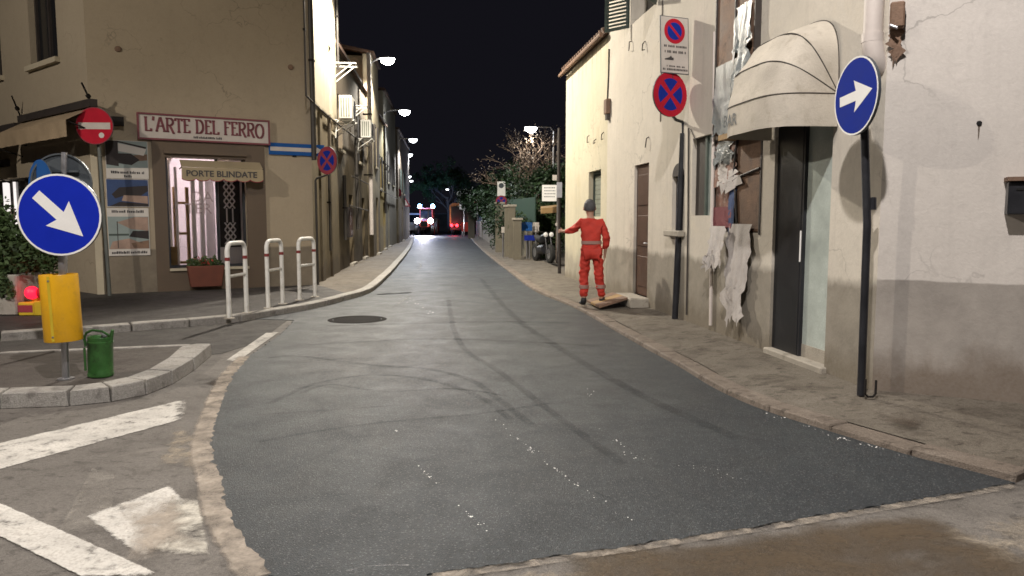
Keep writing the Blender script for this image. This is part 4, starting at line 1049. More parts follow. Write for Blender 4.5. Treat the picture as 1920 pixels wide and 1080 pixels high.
def torn(fr, s0, s1, z0, z1, o, seed, mat, name, parent=None, loc=None, amp=.05, rag=.12, nx=18, nz=26, taper=0, depth=.06):
    """a torn hanging sheet: crumpled grid whose lower and side outline is ragged"""
    def fn(u, v):
        zz = z1 - (z1 - z0) * v
        edge = rag * (mnoise.fractal(Vector((seed * 7.1, v * 5, 0)), 1, 2, 4)) ; edge2 = rag * (mnoise.fractal(Vector((seed * 3.3, v * 5, 9)), 1, 2, 4))
        w_ = (s1 - s0); a = s0 + w_ * (taper * v) + edge * v ** .3 * w_ * 2; b = s1 + edge2 * v ** .3 * w_ * 2
        zz += (z1 - z0) * rag * 1.3 * v * v * mnoise.fractal(Vector((u * 7, seed * 2.7, 4)), 1, 2, 4)
        s = a + (b - a) * u
        oo = o + .01 + depth * (.3 + .7 * v) * (.35 + .6 * mnoise.fractal(Vector((s * 11, zz * 1.7, seed)), 1.6, 2, 4)) + amp * v
        return fr.P(s, oo, zz)
    return MB().grid(fn, nx, nz).build(name, mat, parent, True, loc)
st1 = hole_px(FR, 1374, 420, 1412, 590)
ts = torn(FR, st1[0], st1[1], .36, FR.W(1390, 420, .03)[1], .02, 1, 'sheet_white', 'torn_sheet', loc=FR.P(st1[0], .03, .3), taper=.18, rag=.14, depth=.09); tag(ts, 'long torn white plastic sheet hanging below the boarded window', 'sheet', 'torn sheets on the boarded window')
st2 = hole_px(FR, 1346, 428, 1372, 490)
ts = torn(FR, st2[0], st2[1], .95, FR.W(1355, 424, .05)[1], .08, 4, 'sheet_white', 'torn_sheet', loc=FR.P(st2[0], .05, .9), rag=.2, depth=.09); tag(ts, 'short crumpled white sheet with dark spots beside the long torn one', 'sheet', 'torn sheets on the boarded window')
r_ = random.Random(3)
torn(FR, dmid + .03, disp[1] - .04, zmid - .1, disp[3] - .03, -.006, 6, 'poster_rust', 'torn_poster', f, rag=.12, amp=.01, depth=.04)
torn(FR, dmid + .10, disp[1] - .08, disp[3] - .28, disp[3] - .02, .004, 8, 'sheet_grey', 'torn_poster', f, rag=.3, amp=.01, depth=.06)
torn(FR, dmid + .0, dmid + .14, disp[2], zmid + .1, .002, 13, 'paper_blue', 'torn_poster', f, rag=.3, amp=.01, depth=.03)
torn(FR, dmid + .12, disp[1] - .03, zmid - .08, zmid + .22, .010, 9, 'sheet_white', 'torn_poster', f, rag=.5, amp=.0, depth=.05, nx=8, nz=8)
torn(FR, dmid + .05, disp[1] - .03, disp[2] + .02, disp[2] + .3, .008, 15, 'letter_maroon', 'torn_poster', f, rag=.2, amp=.0, depth=.05, nx=8, nz=8)
MB().tube([FR.P(disp[0] + .01, .012, zmid + .06), FR.P(dmid - .08, .02, zmid - .01), FR.P(dmid + .04, .025, zmid - .05)], .016, 6).build('strap', 'old_wood_dark', f)
MB().tube([FR.P(dmid - .02, .012, disp[3] - .02), FR.P(dmid + .0, .02, zmid + .3), FR.P(dmid + .03, .02, zmid + .05), FR.P(dmid - .03, .018, zmid - .25), FR.P(dmid - .09, .012, disp[2] + .03)], .016, 6).build('strap', 'old_wood_dark', f)
ud = thing('upper_sign_board', FR.P(dispu[0], 0, dispu[2]), 'tall brown wooden board with torn grey foil beside the awning', 'board')
MB().wbox(FR, dispu[0], dispu[1], .002, .05, dispu[2], dispu[3]).build('board', 'board_brown', ud)
um = (dispu[0] + dispu[1]) / 2 - .03
fm = MB()
for s in (dispu[0] - .02, um, dispu[1]): fm.wbox(FR, s, s + .025, .001, .075, dispu[2], dispu[3])
fm.build('batten', 'old_wood_dark', ud)
torn(FR, dispu[0] + .1, dispu[1] - .02, dispu[2] - .02, dispu[3] - .95, .056, 21, 'sheet_grey', 'torn_foil', ud, rag=.1, amp=.01, depth=.05)
torn(FR, dispu[0] + .03, um - .05, dispu[2] + .3, dispu[3] - .40, .07, 25, 'sheet_grey', 'torn_foil', ud, rag=.25, amp=.02, depth=.08)
torn(FR, um - .10, um - .02, dispu[3] - 1.0, dispu[3] - .75, .08, 27, 'sign_white', 'torn_foil', ud, rag=.4, amp=.02, depth=.06, nx=8, nz=10)
# awning over the bar door
def make_bar_awning():
    P_, H_ = .62, .72; sa, sb = door[0] - .08, door[1] + .06; sc = (sa + sb) / 2; wd = (sb - sa) / 2; zp = FR.W(1545, 184)[1]
    t_ = thing('bar_awning', FR.P(sc, 0, zp), 'domed cream fabric awning lettered BAR over the bar doorway', 'awning')
    def pt(th, ph, k=1.0, sag=0):
        c_, s_ = math.cos(ph), math.sin(ph)
        s = sc - wd * math.copysign(abs(c_) ** .55, c_); r_ = abs(s_) ** .45 * k
        return s, .012 + P_ * r_ * math.cos(th), zp + H_ * r_ * math.sin(th)
    ths = [0, R(27), R(55), R(88)]
    n = 40
    for i in range(3):
        def fn(u, v, i=i):
            th = ths[i] + (ths[i + 1] - ths[i]) * v; k = 1 - .035 * math.sin(math.pi * v)
            s, o, z = pt(th, math.pi * u, k); w_ = .014 * mnoise.noise(Vector((s * 5, z * 5, i))) + .007 * mnoise.noise(Vector((s * 16, z * 3 + o * 9, i + 5))) ; return FR.P(s, o + w_, z)
        MB().grid(fn, n, 8).build('panel', 'awning_fabric', t_, True)
    for i, th in enumerate(ths):
        MB().tube([FR.P(*pt(th, math.pi * j / n, 1.004)) for j in range(n + 1)], .006, 5).build('rib', 'cable_dark', t_)
    def vf(u, v):
        s, o, z = pt(0, math.pi * u); return FR.P(s, o + (.010 * mnoise.noise(Vector((u * 9, v * 1.5, 3))) + .005 * math.sin(u * 47)) * v, z - .29 * v + .006 * mnoise.noise(Vector((u * 6, 0, 8))) * v)
    MB().grid(vf, n, 4).build('valance', 'awning_fabric', t_, True)
    sT = sc + .05
    text('BAR', .17, FR.M(sT + .22, .012 + P_ + .006, zp - .14), 'sign_back_grey', t_, extrude=.001)
    # underside wooden plank and hanging flap
    MB().wbox(FR, disp[0] + .05, disp[0] + .72, .02, .20, FR.W(1400, 259)[1], FR.W(1400, 248)[1] - .005).build('plank', 'plank_wood', t_)
make_bar_awning()
# downpipe with an elbow at the corner, bracket, hole, letter box, pipes
sq, zq = FN.W(1648, 130, .08)
dp = thing('downpipe', FR.P(.10, .07, 3.3), 'thick cream downpipe ending in an elbow at the white corner', 'pipe')
pxp = FR.P(.10, .07, 0)
MB().tube([Vector((pxp.x, pxp.y, 8.9)), Vector((pxp.x, pxp.y, 3.02))], .075, 16).build('pipe', 'cream_pipe', dp, True)
MB().tube([Vector((pxp.x, pxp.y, 3.05)), Vector((pxp.x, pxp.y, 2.98))], .085, 16).build('collar', 'cream_pipe', dp, True)
MB().tube([Vector((pxp.x, pxp.y, 2.985)), Vector((pxp.x + .01, pxp.y - .01, 2.88)), Vector((pxp.x + .07, pxp.y - .0, 2.78)), Vector((pxp.x + .18, pxp.y + .05, 2.72))], [.083, .085, .08, .06], 16).build('elbow', 'cream_pipe', dp, True)
s_, z_ = FN.W(1683, 25, .04)
cb = thing('iron_bracket', FN.P(s_, .0, z_), 'broken brown iron bracket on the white wall beside the downpipe', 'bracket')
MB().wbox(FN, s_ - .055, s_ + .05, .0, .10, z_ - .12, z_ + .08).build('block', 'board_brown', cb, bevel=.012)
torn(FN, s_ - .05, s_ + .04, z_ - .34, z_ - .12, .01, 31, 'board_brown', 'rust_flake', cb, rag=.4, amp=0, depth=.05, nx=8, nz=10)
MB().tube([FN.P(s_ - .05, .10, z_ - .10), FN.P(s_ + .0, .12, z_ - .13)], .012, 6).build('bolt', 'galvanised', cb)
s_, z_ = FN.W(1836, 231)
wh = thing('wall_anchor', FN.P(s_, 0, z_), 'small rusty wall anchor with a drip stain in the white wall', 'anchor')
MB().lathe([(0, .012), (.016, .012), (.02, .0)], 10, FN.M(s_, .0, z_)).build('anchor', 'inner_dark', wh)
MB().add([FN.P(s_ - .008, .002, z_), FN.P(s_ + .008, .002, z_), FN.P(s_ + .004, .002, z_ - .11), FN.P(s_ - .003, .002, z_ - .13)], [(0, 1, 2, 3)]).build('drip_stain', 'kerb_pink', wh)
s0, z1 = FN.W(1892, 332, .12); z0 = FN.W(1892, 402, .12)[1]
lb = thing('letter_box', FN.P(s0, 0, z0), 'dark metal letter box with a lid on the white wall', 'letter box')
MB().wbox(FN, s0, s0 + .30, .001, .13, z0, z1 - .035).build('body', 'charcoal_metal', lb, bevel=.006); MB().wbox(FN, s0 - .015, s0 + .315, .0, .16, z1 - .03, z1).build('lid', 'board_brown', lb)
MB().wbox(FN, s0 + .05, s0 + .25, .131, .136, z1 - .10, z1 - .085).build('slot', 'inner_dark', lb)
# thin service pipes / cables on the street wall
def cable(pts, r, label, mat='cable_dark', fr=FR, name='wall_cable', o=.012):
    P_ = []
    for px, py in pts:
        s, z = fr.W(px, py, o); P_.append(fr.P(s, o, z))
    ob = MB().tube(P_, r, 6).build(name, mat, loc=P_[-1]); tag(ob, label, 'pipe' if 'pipe' in name else 'cable')
cable([(1291, 240), (1290, 420), (1287, 590)], .012, 'thin dark conduit running down the wall behind the no-parking post', name='wall_pipe')
cable([(1340, 60), (1338, 250), (1332, 610)], .022, 'cream painted service pipe between the window and the boarded window', 'cream_pipe', name='wall_pipe', o=.03)
cable([(1295, 242), (1302, 258), (1305, 262)], .008, 'short loop of cable over the dark window')
cable([(1242, 0), (1240, 130), (1238, 228)], .009, 'thin cable hanging down the white wall behind the parking panel')

# low cream house further along
lh = thing('low_cream_house', FR.P(S_J, 0, 0), 'long low cream house with a tiled eave and brown door', 'house')
S_E = FR.W(1060, 400)[0]
wn = hole_px(FR, 1104, 320, 1126, 406)
wall(FR, S_J + .003, S_E, 0, zE, [tuple(wn)], .35).build('wall', 'low_house_plaster', lh)
wall(Fr(FR.P(S_E, 0, 0), (.991, .135), -1), .01, 7, 0, zE, (), .3).build('rear_wall', 'low_house_plaster', lh)
MB().box8([FR.P(S_J, .08, zE), FR.P(S_E + .08, .08, zE), FR.P(S_E + .15, -5, zE + 1.6), FR.P(S_J, -5, zE + 1.6), FR.P(S_J, .08, zE + .08), FR.P(S_E + .08, .08, zE + .08), FR.P(S_E + .15, -5, zE + 1.7), FR.P(S_J, -5, zE + 1.7)]).build('roof', 'roof_tile', lh)
mb = MB(); s = S_J + .1
while s < S_E + .1:
    a = FR.P(s, .10, zE + .06); b = FR.P(s, -4.8, zE + 1.7); mb.tube([a, b], .085, 8); s += .2
o_ = mb.build('roof_tiles', 'roof_tile', lh, True); o_['kind'] = 'stuff'
MB().tube([FR.P(S_J + .02, .14, zE + .0), FR.P(S_E + .1, .14, zE - .03)], .045, 8).build('gutter', 'board_brown', lh)
# slatted window of the low house
f = MB().wbox(FR, wn[0], wn[1], -.25, -.22, wn[2], wn[3]).build('window', 'glass_dark', lh)
fm = MB(); fm.wbox(FR, wn[0], wn[0] + .06, -.219, -.10, wn[2], wn[3]); fm.wbox(FR, wn[1] - .06, wn[1], -.219, -.10, wn[2], wn[3]); fm.wbox(FR, wn[0] + .061, wn[1] - .061, -.219, -.10, wn[3] - .06, wn[3]); fm.build('frame', 'shutter_green', f)
nsl = 9
for i in range(nsl):
    z = wn[2] + (wn[3] - wn[2] - .06) * i / nsl
    MB().box8([FR.P(wn[0] + .061, -.20, z), FR.P(wn[1] - .061, -.20, z), FR.P(wn[1] - .061, -.13, z - .03), FR.P(wn[0] + .061, -.13, z - .03), FR.P(wn[0] + .061, -.20, z + .10), FR.P(wn[1] - .061, -.20, z + .10), FR.P(wn[1] - .061, -.13, z + .06), FR.P(wn[0] + .061, -.13, z + .06)]).build('slat', 'shutter_grey_green', f)
# brown door with its stone step and a wooden ramp
dd_ = MB().wbox(FR, dr[0], dr[1], -.09, -.05, dr[2], dr[3]).build('door', 'dark_brown_wood', rh)
for i in range(3):
    z = dr[2] + .15 + i * (dr[3] - dr[2] - .15) / 3
    MB().wbox(FR, dr[0] + .1, dr[1] - .1, -.049, -.035, z, z + (dr[3] - dr[2]) / 3 - .22).build('door_panel', 'dark_brown_wood', dd_, bevel=.006)
MB().tube([FR.P(dr[0] + .08, -.05, 1.15), FR.P(dr[0] + .08, .01, 1.15), FR.P(dr[0] + .16, .01, 1.15)], .012, 6).build('handle', 'galvanised', dd_)
MB().wbox(FR, dr[0] - .1, dr[1] + .1, -.34, .30, ZR - .03, ZR + .14).build('door_step', 'step_stone', rh, bevel=.02)
w0 = FR.P(dr[0] + .2, .30, ZR + .10)
rp = thing('wooden_ramp', FR.P(dr[1], .5, ZR), 'worn plank ramp leaning on the stone step of the brown door', 'ramp')
for i in range(3):
    o0 = dr[0] + .05 + i * .30
    MB().box8([FR.P(o0, .31, ZR + .11), FR.P(o0 + .29, .31, ZR + .11), FR.P(o0 + .29, .78, ZR - .025), FR.P(o0, .78, ZR - .025), FR.P(o0, .31, ZR + .145), FR.P(o0 + .29, .31, ZR + .145), FR.P(o0 + .29, .78, ZR + .012), FR.P(o0, .78, ZR + .012)]).build('plank', 'plank_wood' if i == 1 else 'board_brown', rp)
# junction box, hooks
s_, z_ = FR.W(1138, 198, .05)
jb = thing('junction_box', FR.P(s_, 0, z_), 'small brown junction box under a cable on the cream wall', 'box')
MB().wbox(FR, s_ - .10, s_ + .10, .001, .09, z_ - .16, z_ + .12).build('housing', 'board_brown', jb, bevel=.01); MB().wbox(FR, s_ - .06, s_ + .06, .0, .07, z_ - .27, z_ - .16).build('cable_gland', 'cable_dark', jb)
cable([(1142, 92), (1141, 140), (1139, 185)], .016, 'dark cable dropping from the eave to the junction box')
for i, (px, py) in enumerate(((1101, 262), (1114, 266), (1128, 256), (1212, 268), (1180, 86), (1205, 87))):
    s_, z_ = FR.W(px, py, .05)
    k_ = rnd.uniform(.5, 1.1); j_ = rnd.choice((-1, 1)); hk = MB().tube([FR.P(s_ + .03 * k_, .0, z_ + .10 * k_), FR.P(s_, .05, z_ + rnd.uniform(.02, .08)), FR.P(s_ + rnd.uniform(-.03, .03), .06, z_ - .07 * k_), FR.P(s_ - .08 * k_ * j_, .04, z_ - rnd.uniform(.02, .10) * k_)], .009, 5).build('wall_hook', 'iron_dark', loc=FR.P(s_, 0, z_)); tag(hk, ['bent iron hook in the cream wall, first from the pole end', 'bent iron hook in the cream wall between two others', 'bent iron hook in the cream wall below the junction box', 'bent iron hook over the brown door', 'iron hook under the upper shutters, farther one', 'iron hook under the upper shutters, closer to the parking panel'][i], 'hook', 'iron hooks in the cream wall')

# ================================================================ left side of the street
def street_house(name, label, s0, s1, h, mat, off, holes=(), roofmat='roof_tile', depth=7):
    fr = Fr(FS.P(0, off, 0), FS.d, 1)
    t_ = thing(name, fr.P(s0, 0, 0), label, 'house')
    wall(fr, s0 + .004, s1, 0, h, holes, .3).build('wall', mat, t_)
    for s in (s0 + .3, s1):
        wall(Fr(fr.P(s, -.302, 0), -fr.n, -1), 0, depth, 0, h, (), .3).build('side_wall', mat, t_)
    MB().box8([fr.P(s0, .12, h), fr.P(s1, .12, h), fr.P(s1, -depth, h + 1.4), fr.P(s0, -depth, h + 1.4), fr.P(s0, .12, h + .1), fr.P(s1, .12, h + .1), fr.P(s1, -depth, h + 1.55), fr.P(s0, -depth, h + 1.55)]).build('roof', roofmat, t_)
    return t_, fr
def plain_window(fr, t_, s0, s1, z0, z1, shut='shutter_green', sill=True):
    f = MB().wbox(fr, s0, s1, -.2, -.17, z0, z1).build('window', 'glass_dark', t_)
    fm = MB(); fm.wbox(fr, s0, s0 + .06, -.169, -.12, z0, z1); fm.wbox(fr, s1 - .06, s1, -.169, -.12, z0, z1); fm.wbox(fr, (s0 + s1) / 2 - .03, (s0 + s1) / 2 + .03, -.169, -.12, z0, z1); fm.build('frame', 'old_wood_dark', f)
    if sill: MB().wbox(fr, s0 - .08, s1 + .08, .002, .08, z0 - .08, z0).build('sill', 'pilaster_stone', f)
    if shut:
        for a, b in ((s0 - (s1 - s0) / 2, s0 - .02), (s1 + .02, s1 + (s1 - s0) / 2)):
            sh = MB().wbox(fr, a, b, .01, .05, z0, z1).build('shutter', shut, f)
def plain_door(fr, t_, s0, s1, z1, mat='dark_brown_wood'):
    d_ = MB().wbox(fr, s0, s1, -.2, -.15, .1, z1).build('door', mat, t_)
    MB().wbox(fr, s0 + .12, s1 - .12, -.149, -.13, .35, z1 - .25).build('panel', mat, d_); MB().wbox(fr, s0 - .04, s1 + .04, .0, .12, .08, .18).build('step', 'step_stone', d_)
hB = [(6.6, 7.6, .1, 2.3), (4.6, 5.5, 3.5, 5.0), (9.4, 10.4, 3.5, 5.0), (10.2, 11.1, .1, 2.3)]
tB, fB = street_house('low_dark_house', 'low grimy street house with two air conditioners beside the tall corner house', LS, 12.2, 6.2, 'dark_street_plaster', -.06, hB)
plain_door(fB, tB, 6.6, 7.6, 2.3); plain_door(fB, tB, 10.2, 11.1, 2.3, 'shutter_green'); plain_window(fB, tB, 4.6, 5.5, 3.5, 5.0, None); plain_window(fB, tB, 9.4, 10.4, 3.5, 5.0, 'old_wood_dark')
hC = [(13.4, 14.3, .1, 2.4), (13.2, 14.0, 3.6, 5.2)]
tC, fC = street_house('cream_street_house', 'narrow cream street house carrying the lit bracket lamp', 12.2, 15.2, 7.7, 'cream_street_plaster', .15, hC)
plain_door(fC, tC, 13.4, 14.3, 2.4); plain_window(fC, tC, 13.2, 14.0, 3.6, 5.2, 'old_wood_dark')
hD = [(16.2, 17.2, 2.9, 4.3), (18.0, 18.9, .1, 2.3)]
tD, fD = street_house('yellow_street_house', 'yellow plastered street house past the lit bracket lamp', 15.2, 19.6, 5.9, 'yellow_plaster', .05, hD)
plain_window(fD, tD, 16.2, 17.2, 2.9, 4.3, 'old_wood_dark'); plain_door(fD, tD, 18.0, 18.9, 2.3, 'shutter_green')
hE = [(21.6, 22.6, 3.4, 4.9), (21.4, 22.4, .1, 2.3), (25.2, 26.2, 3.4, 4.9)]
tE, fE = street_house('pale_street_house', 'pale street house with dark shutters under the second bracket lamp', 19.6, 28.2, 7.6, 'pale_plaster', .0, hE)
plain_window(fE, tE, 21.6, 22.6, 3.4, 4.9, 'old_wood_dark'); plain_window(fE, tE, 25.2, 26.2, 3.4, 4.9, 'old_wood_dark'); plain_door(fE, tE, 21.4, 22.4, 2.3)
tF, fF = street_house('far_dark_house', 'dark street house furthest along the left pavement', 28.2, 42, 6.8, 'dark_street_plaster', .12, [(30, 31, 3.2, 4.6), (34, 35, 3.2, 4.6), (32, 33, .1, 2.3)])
plain_window(fF, tF, 30, 31, 3.2, 4.6); plain_window(fF, tF, 34, 35, 3.2, 4.6); plain_door(fF, tF, 32, 33, 2.3)
# vertical pipes and cables on the street side
def vpipe(px, py0, py1, r, mat, label, o=.06, cat='pipe', name='downpipe', fr=FS):
    s, z0 = fr.W(px, py0, o); _, z1 = fr.W(px, py1, o); z0, z1 = min(z0, z1), max(z0, z1)
    t_ = thing(name, fr.P(s, o, z0), label, cat)
    MB().tube([fr.P(s, o, z0), fr.P(s, o, z1)], r, 10).build('pipe', mat, t_, True)
    for k in range(1, max(2, int((z1 - z0) / 1.8))):
        z = z0 + (z1 - z0) * k / max(2, int((z1 - z0) / 1.8)); MB().wbox(fr, s - r - .02, s + r + .02, .0, o + r + .006, z - .02, z + .02).build('clip', 'iron_dark', t_)
vpipe(589, 300, -60, .055, 'dark_pipe', 'dark downpipe on the bright street side of the corner house')
vpipe(574, 180, -60, .02, 'cable_dark', 'thin dark conduit at the edge of the corner house', .03, 'conduit', 'conduit')
vpipe(634, 130, -60, .035, 'dark_pipe', 'grey downpipe high on the end of the corner house')
vpipe(620, 470, 290, .03, 'dark_pipe', 'short dark pipe low on the ochre street wall')
vpipe(648, 450, 330, .05, 'dark_pipe', 'dark drain pipe on the low grimy house')
vpipe(671, 430, 230, .05, 'dark_pipe', 'tall dark drain pipe beside the second air conditioner')
vpipe(697, 440, 112, .075, 'cream_pipe', 'pale downpipe catching the lamp light on the cream house', .24)
vpipe(723, 400, 240, .06, 'dark_pipe', 'dark downpipe between the yellow and pale houses', .1)
def lcable(pts, r, label, o=.03, fr=FS):
    P_ = []
    for px, py in pts: s, z = fr.W(px, py, o); P_.append(fr.P(s, o, z))
    tag(MB().tube(P_, r, 5).build('wall_cable', 'cable_dark', loc=P_[0]), label, 'cable')
lcable([(575, 180), (600, 205), (640, 238), (690, 275), (735, 318)], .022, 'long cable following the ledge along the left street wall', .07)
lcable([(660, 330), (700, 350), (745, 372)], .02, 'slack cable low on the street wall near the dark downpipe', .12)
lcable([(655, 385), (690, 395)], .02, 'short cable beside the dark drain pipe', .1)
# meter cupboard on the low house
s_, z_ = FS.W(655, 410, .02)
mbx = thing('meter_cupboard', FS.P(s_, 0, z_), 'dark flat meter cupboard on the grimy street wall', 'cupboard')
MB().wbox(FS, s_ - .3, s_ + .5, -.05, .06, z_ - .55, z_ + .35).build('housing', 'old_wood_dark', mbx); MB().wbox(FS, s_ - .24, s_ + .44, .061, .075, z_ - .5, z_ + .3).build('door', 'dark_brown_wood', mbx)
# air conditioners with their brackets
def aircon(px0, py0, px1, py1, y_, label):
    a = D(px0, py0, y_); b = D(px1, py1, y_)
    s = (Vector((a.x, a.y, 0)) - FS.p).dot(FS.d); wall_x = FS.P(s, 0, 0).x
    zt_, zb_ = max(a.z, b.z), min(a.z, b.z)
    t_ = thing('air_conditioner', FS.P(s, .05, zb_), label, 'air conditioner', 'air conditioners over the left pavement')
    w_ = .34; d_ = .85
    o0 = .14
    MB().wbox(FS, s, s + d_, o0, o0 + w_, zb_, zt_).build('housing', 'ac_white', t_, bevel=.02)
    # side louvres facing the camera
    for i in range(4): MB().wbox(FS, s - .008, s - .001, o0 + .05 + i * .065, o0 + .085 + i * .065, zb_ + .06, zt_ - .06).build('louvre', 'shutter_grey_green', t_)
    Mf = FS.M(s + d_ * .62, o0 + w_, (zb_ + zt_) / 2)
    MB().ring(circ(.24, 24), circ(.21, 24), .001, .014, Mf).build('fan_ring', 'charcoal_metal', t_); MB().lathe([(0, .012), (.2, .006)], 16, Mf).build('fan', 'charcoal_metal', t_)
    for k in (.1, d_ - .1):
        b_ = MB().tube([FS.P(s + k, .0, zb_ - .03), FS.P(s + k, o0 + w_ + .04, zb_ - .03)], .018, 6); b_.tube([FS.P(s + k, .0, zb_ - .36), FS.P(s + k, o0 + w_, zb_ - .04)], .014, 6); b_.build('bracket', 'ac_white', t_)
    MB().tube([FS.P(s + .05, o0 + .05, zb_), FS.P(s + .04, .06, zb_ - .12), FS.P(s + .03, .04, zb_ - .5)], .02, 6).build('hose', 'ac_white', t_)
aircon(622, 178, 655, 222, 19.6, 'upper white air conditioner on brackets on the corner house')
aircon(662, 224, 684, 258, 24.6, 'lower white air conditioner on the low grimy house')
# empty bracket between them and a shelf bracket high up
for (px, py, y_, lb_) in ((655, 198, 22.6, 'empty white bracket frame between the two air conditioners'), (636, 118, 20.0, 'small bracket shelf high on the house end')):
    a = D(px, py, y_); s = (Vector((a.x, a.y, 0)) - FS.p).dot(FS.d)
    t_ = thing('wall_bracket', FS.P(s, 0, a.z - .4), lb_, 'bracket')
    for k in (0, .5):
        MB().tube([FS.P(s + k, -.06, a.z), FS.P(s + k, .55, a.z)], .02, 6).build('arm', 'ac_white', t_); MB().tube([FS.P(s + k, -.06, a.z - .42), FS.P(s + k, .45, a.z - .01)], .016, 6).build('brace', 'ac_white', t_)
    MB().tube([FS.P(s, .55, a.z), FS.P(s + .5, .55, a.z)], .02, 6).build('rail', 'ac_white', t_)

# ================================================================ street lamps
def light(pos, watt, col, parent, spot=None, blend=.5, aim=None, size=.12, name='lamp_light'):
    l = bpy.data.lights.new(name, 'SPOT' if spot else 'POINT'); l.energy = watt; l.color = col; l.shadow_soft_size = size
    if spot: l.spot_size = R(spot); l.spot_blend = blend
    o = bpy.data.objects.new(name, l); C.objects.link(o); o.parent = parent; o.location = Vector(pos) - (parent.location if parent else Vector())
    if spot:
        d_ = Vector(aim if aim else (0, 0, -1)); o.rotation_euler = d_.to_track_quat('-Z', 'Y').to_euler()
    return o
def bracket_lamp(pos, wallp, label, glowmat, L=None, spot=165, aim=None, group='street lamps'):
    """arm from a wall plate to a flat lantern; the lens gives off the light"""
    pos = Vector(pos); wallp = Vector(wallp)
    t_ = thing('street_lamp', wallp, label, 'street lamp', group)
    d_ = (pos - wallp); d_.z = 0; d_.normalize(); sd = Vector((-d_.y, d_.x, 0))
    MB().tube([wallp, wallp + d_ * .05 + Vector((0, 0, .02))], .09, 10).build('wall_plate', 'galvanised', t_)
    MB().tube([wallp, wallp.lerp(pos, .4) + Vector((0, 0, .10)), pos - d_ * .25 + Vector((0, 0, .09))], .03, 8).build('arm', 'galvanised', t_, True)
    M_ = basis(pos, d_, sd)          # x along arm, y sideways, z up or down
    if M_.to_3x3() @ Vector((0, 0, 1)) != None: pass
    up = Vector((0, 0, 1))
    def q(x, y, z): return pos + d_ * x + sd * y + up * z
    MB().box8([q(-.3, -.13, .03), q(.32, -.15, .03), q(.32, .15, .03), q(-.3, .13, .03), q(-.28, -.07, .12), q(.26, -.08, .12), q(.26, .08, .12), q(-.28, .07, .12)]).build('head', 'galvanised', t_, bevel=.02)
    MB().grid(lambda u, v: q(.02 + .26 * math.cos(v * math.pi / 2) * math.cos(u * 2 * math.pi), .16 * math.cos(v * math.pi / 2) * math.sin(u * 2 * math.pi), .029 - .22 * math.sin(v * math.pi / 2)), 20, 8).build('lens', glowmat, t_, True)
    if L: light(pos + Vector((0, 0, -.34)), L['watt'], L['col'], t_, L['spot'], .3, L['aim'])
    return t_
bracket_lamp(LAMP_A['pos'], (FS.P(2.2, 0, 0).x, 18.4, 8.2), 'bracket street lamp high on the corner house beyond the picture top', 'lamp_glow', LAMP_A)
bracket_lamp(LAMP_C['pos'], (FS.P(11.85, .15, 0).x, 28.0, 7.25), 'bright bracket street lamp on the cream street house', 'lamp_glow', LAMP_C)
bracket_lamp(LAMP_D['pos'], (FS.P(19.9, 0, 0).x, 36.0, 6.6), 'bracket street lamp on the pale house past the yellow one', 'lamp_glow_white', LAMP_D)
def pole_lamp(base, pos, label, glowmat, L=None, spot=165, aim=None, group='street lamps'):
    base = Vector(base); pos = Vector(pos)
    t_ = thing('street_lamp', base, label, 'street lamp', group)
    MB().tube([base, Vector((base.x, base.y, base.z + 1.2)), Vector((base.x, base.y, pos.z - .1))], [.085, .075, .045], 12).build('post', 'galvanised', t_, True)
    d_ = Vector((pos.x - base.x, pos.y - base.y, 0)); 
    if d_.length < .2: d_ = Vector((-1, 0, 0))
    d_.normalize(); sd = Vector((-d_.y, d_.x, 0)); up = Vector((0, 0, 1))
    MB().tube([Vector((base.x, base.y, pos.z - .15)), Vector((base.x, base.y, pos.z)) + d_ * .15 + up * .07, pos - d_ * .25 + up * .08], .03, 8).build('arm', 'galvanised', t_, True)
    def q(x, y, z): return pos + d_ * x + sd * y + up * z
    MB().box8([q(-.3, -.13, .03), q(.32, -.15, .03), q(.32, .15, .03), q(-.3, .13, .03), q(-.28, -.07, .12), q(.26, -.08, .12), q(.26, .08, .12), q(-.28, .07, .12)]).build('head', 'galvanised', t_, bevel=.02)
    MB().grid(lambda u, v: q(.02 + .26 * math.cos(v * math.pi / 2) * math.cos(u * 2 * math.pi), .16 * math.cos(v * math.pi / 2) * math.sin(u * 2 * math.pi), .029 - .22 * math.sin(v * math.pi / 2)), 20, 8).build('lens', glowmat, t_, True)
    if L: light(pos + Vector((0, 0, -.34)), L['watt'], L['col'], t_, L['spot'], .3, L['aim'])
    return t_
pole_lamp((4.6, -.6, 0), LAMP_B['pos'], 'tall post lamp with a long arm over the junction behind the viewpoint', 'lamp_glow', LAMP_B)
pole_lamp((-15.5, 2.0, 0), LAMP_FILL['pos'], 'added unseen post lamp brightening the left facade', 'lamp_glow', LAMP_FILL)
pole_lamp((1.85, 33.2, 0), LAMP_T['pos'], 'post lamp shining into the bare tree beside the low cream house', 'lamp_glow_white', LAMP_T)
FARL = ['post lamp next after the bracket lamps down the street', 'second post lamp after the bracket lamps down the street', 'distant glowing lamp, brightest of the far row above the tractor', 'distant glowing lamp close beside the brightest of the far row', 'dim distant lamp low in the far row above the tractor', 'lone distant lamp between tractor and truck', 'lone distant lamp above the truck']
for i, (px, py, y_) in enumerate(((774, 262, 46), (767, 290, 58), (762, 326, 84), (767, 331, 96), (771, 339, 112), (800, 350, 128), (839, 355, 136))):
    p = D(px, py, y_)
    pole_lamp((p.x - (.9 if i < 5 else -.9), y_, 0), p, FARL[i], 'lamp_glow_far', LAMP_F if i < 2 else None, group='distant street lamps')

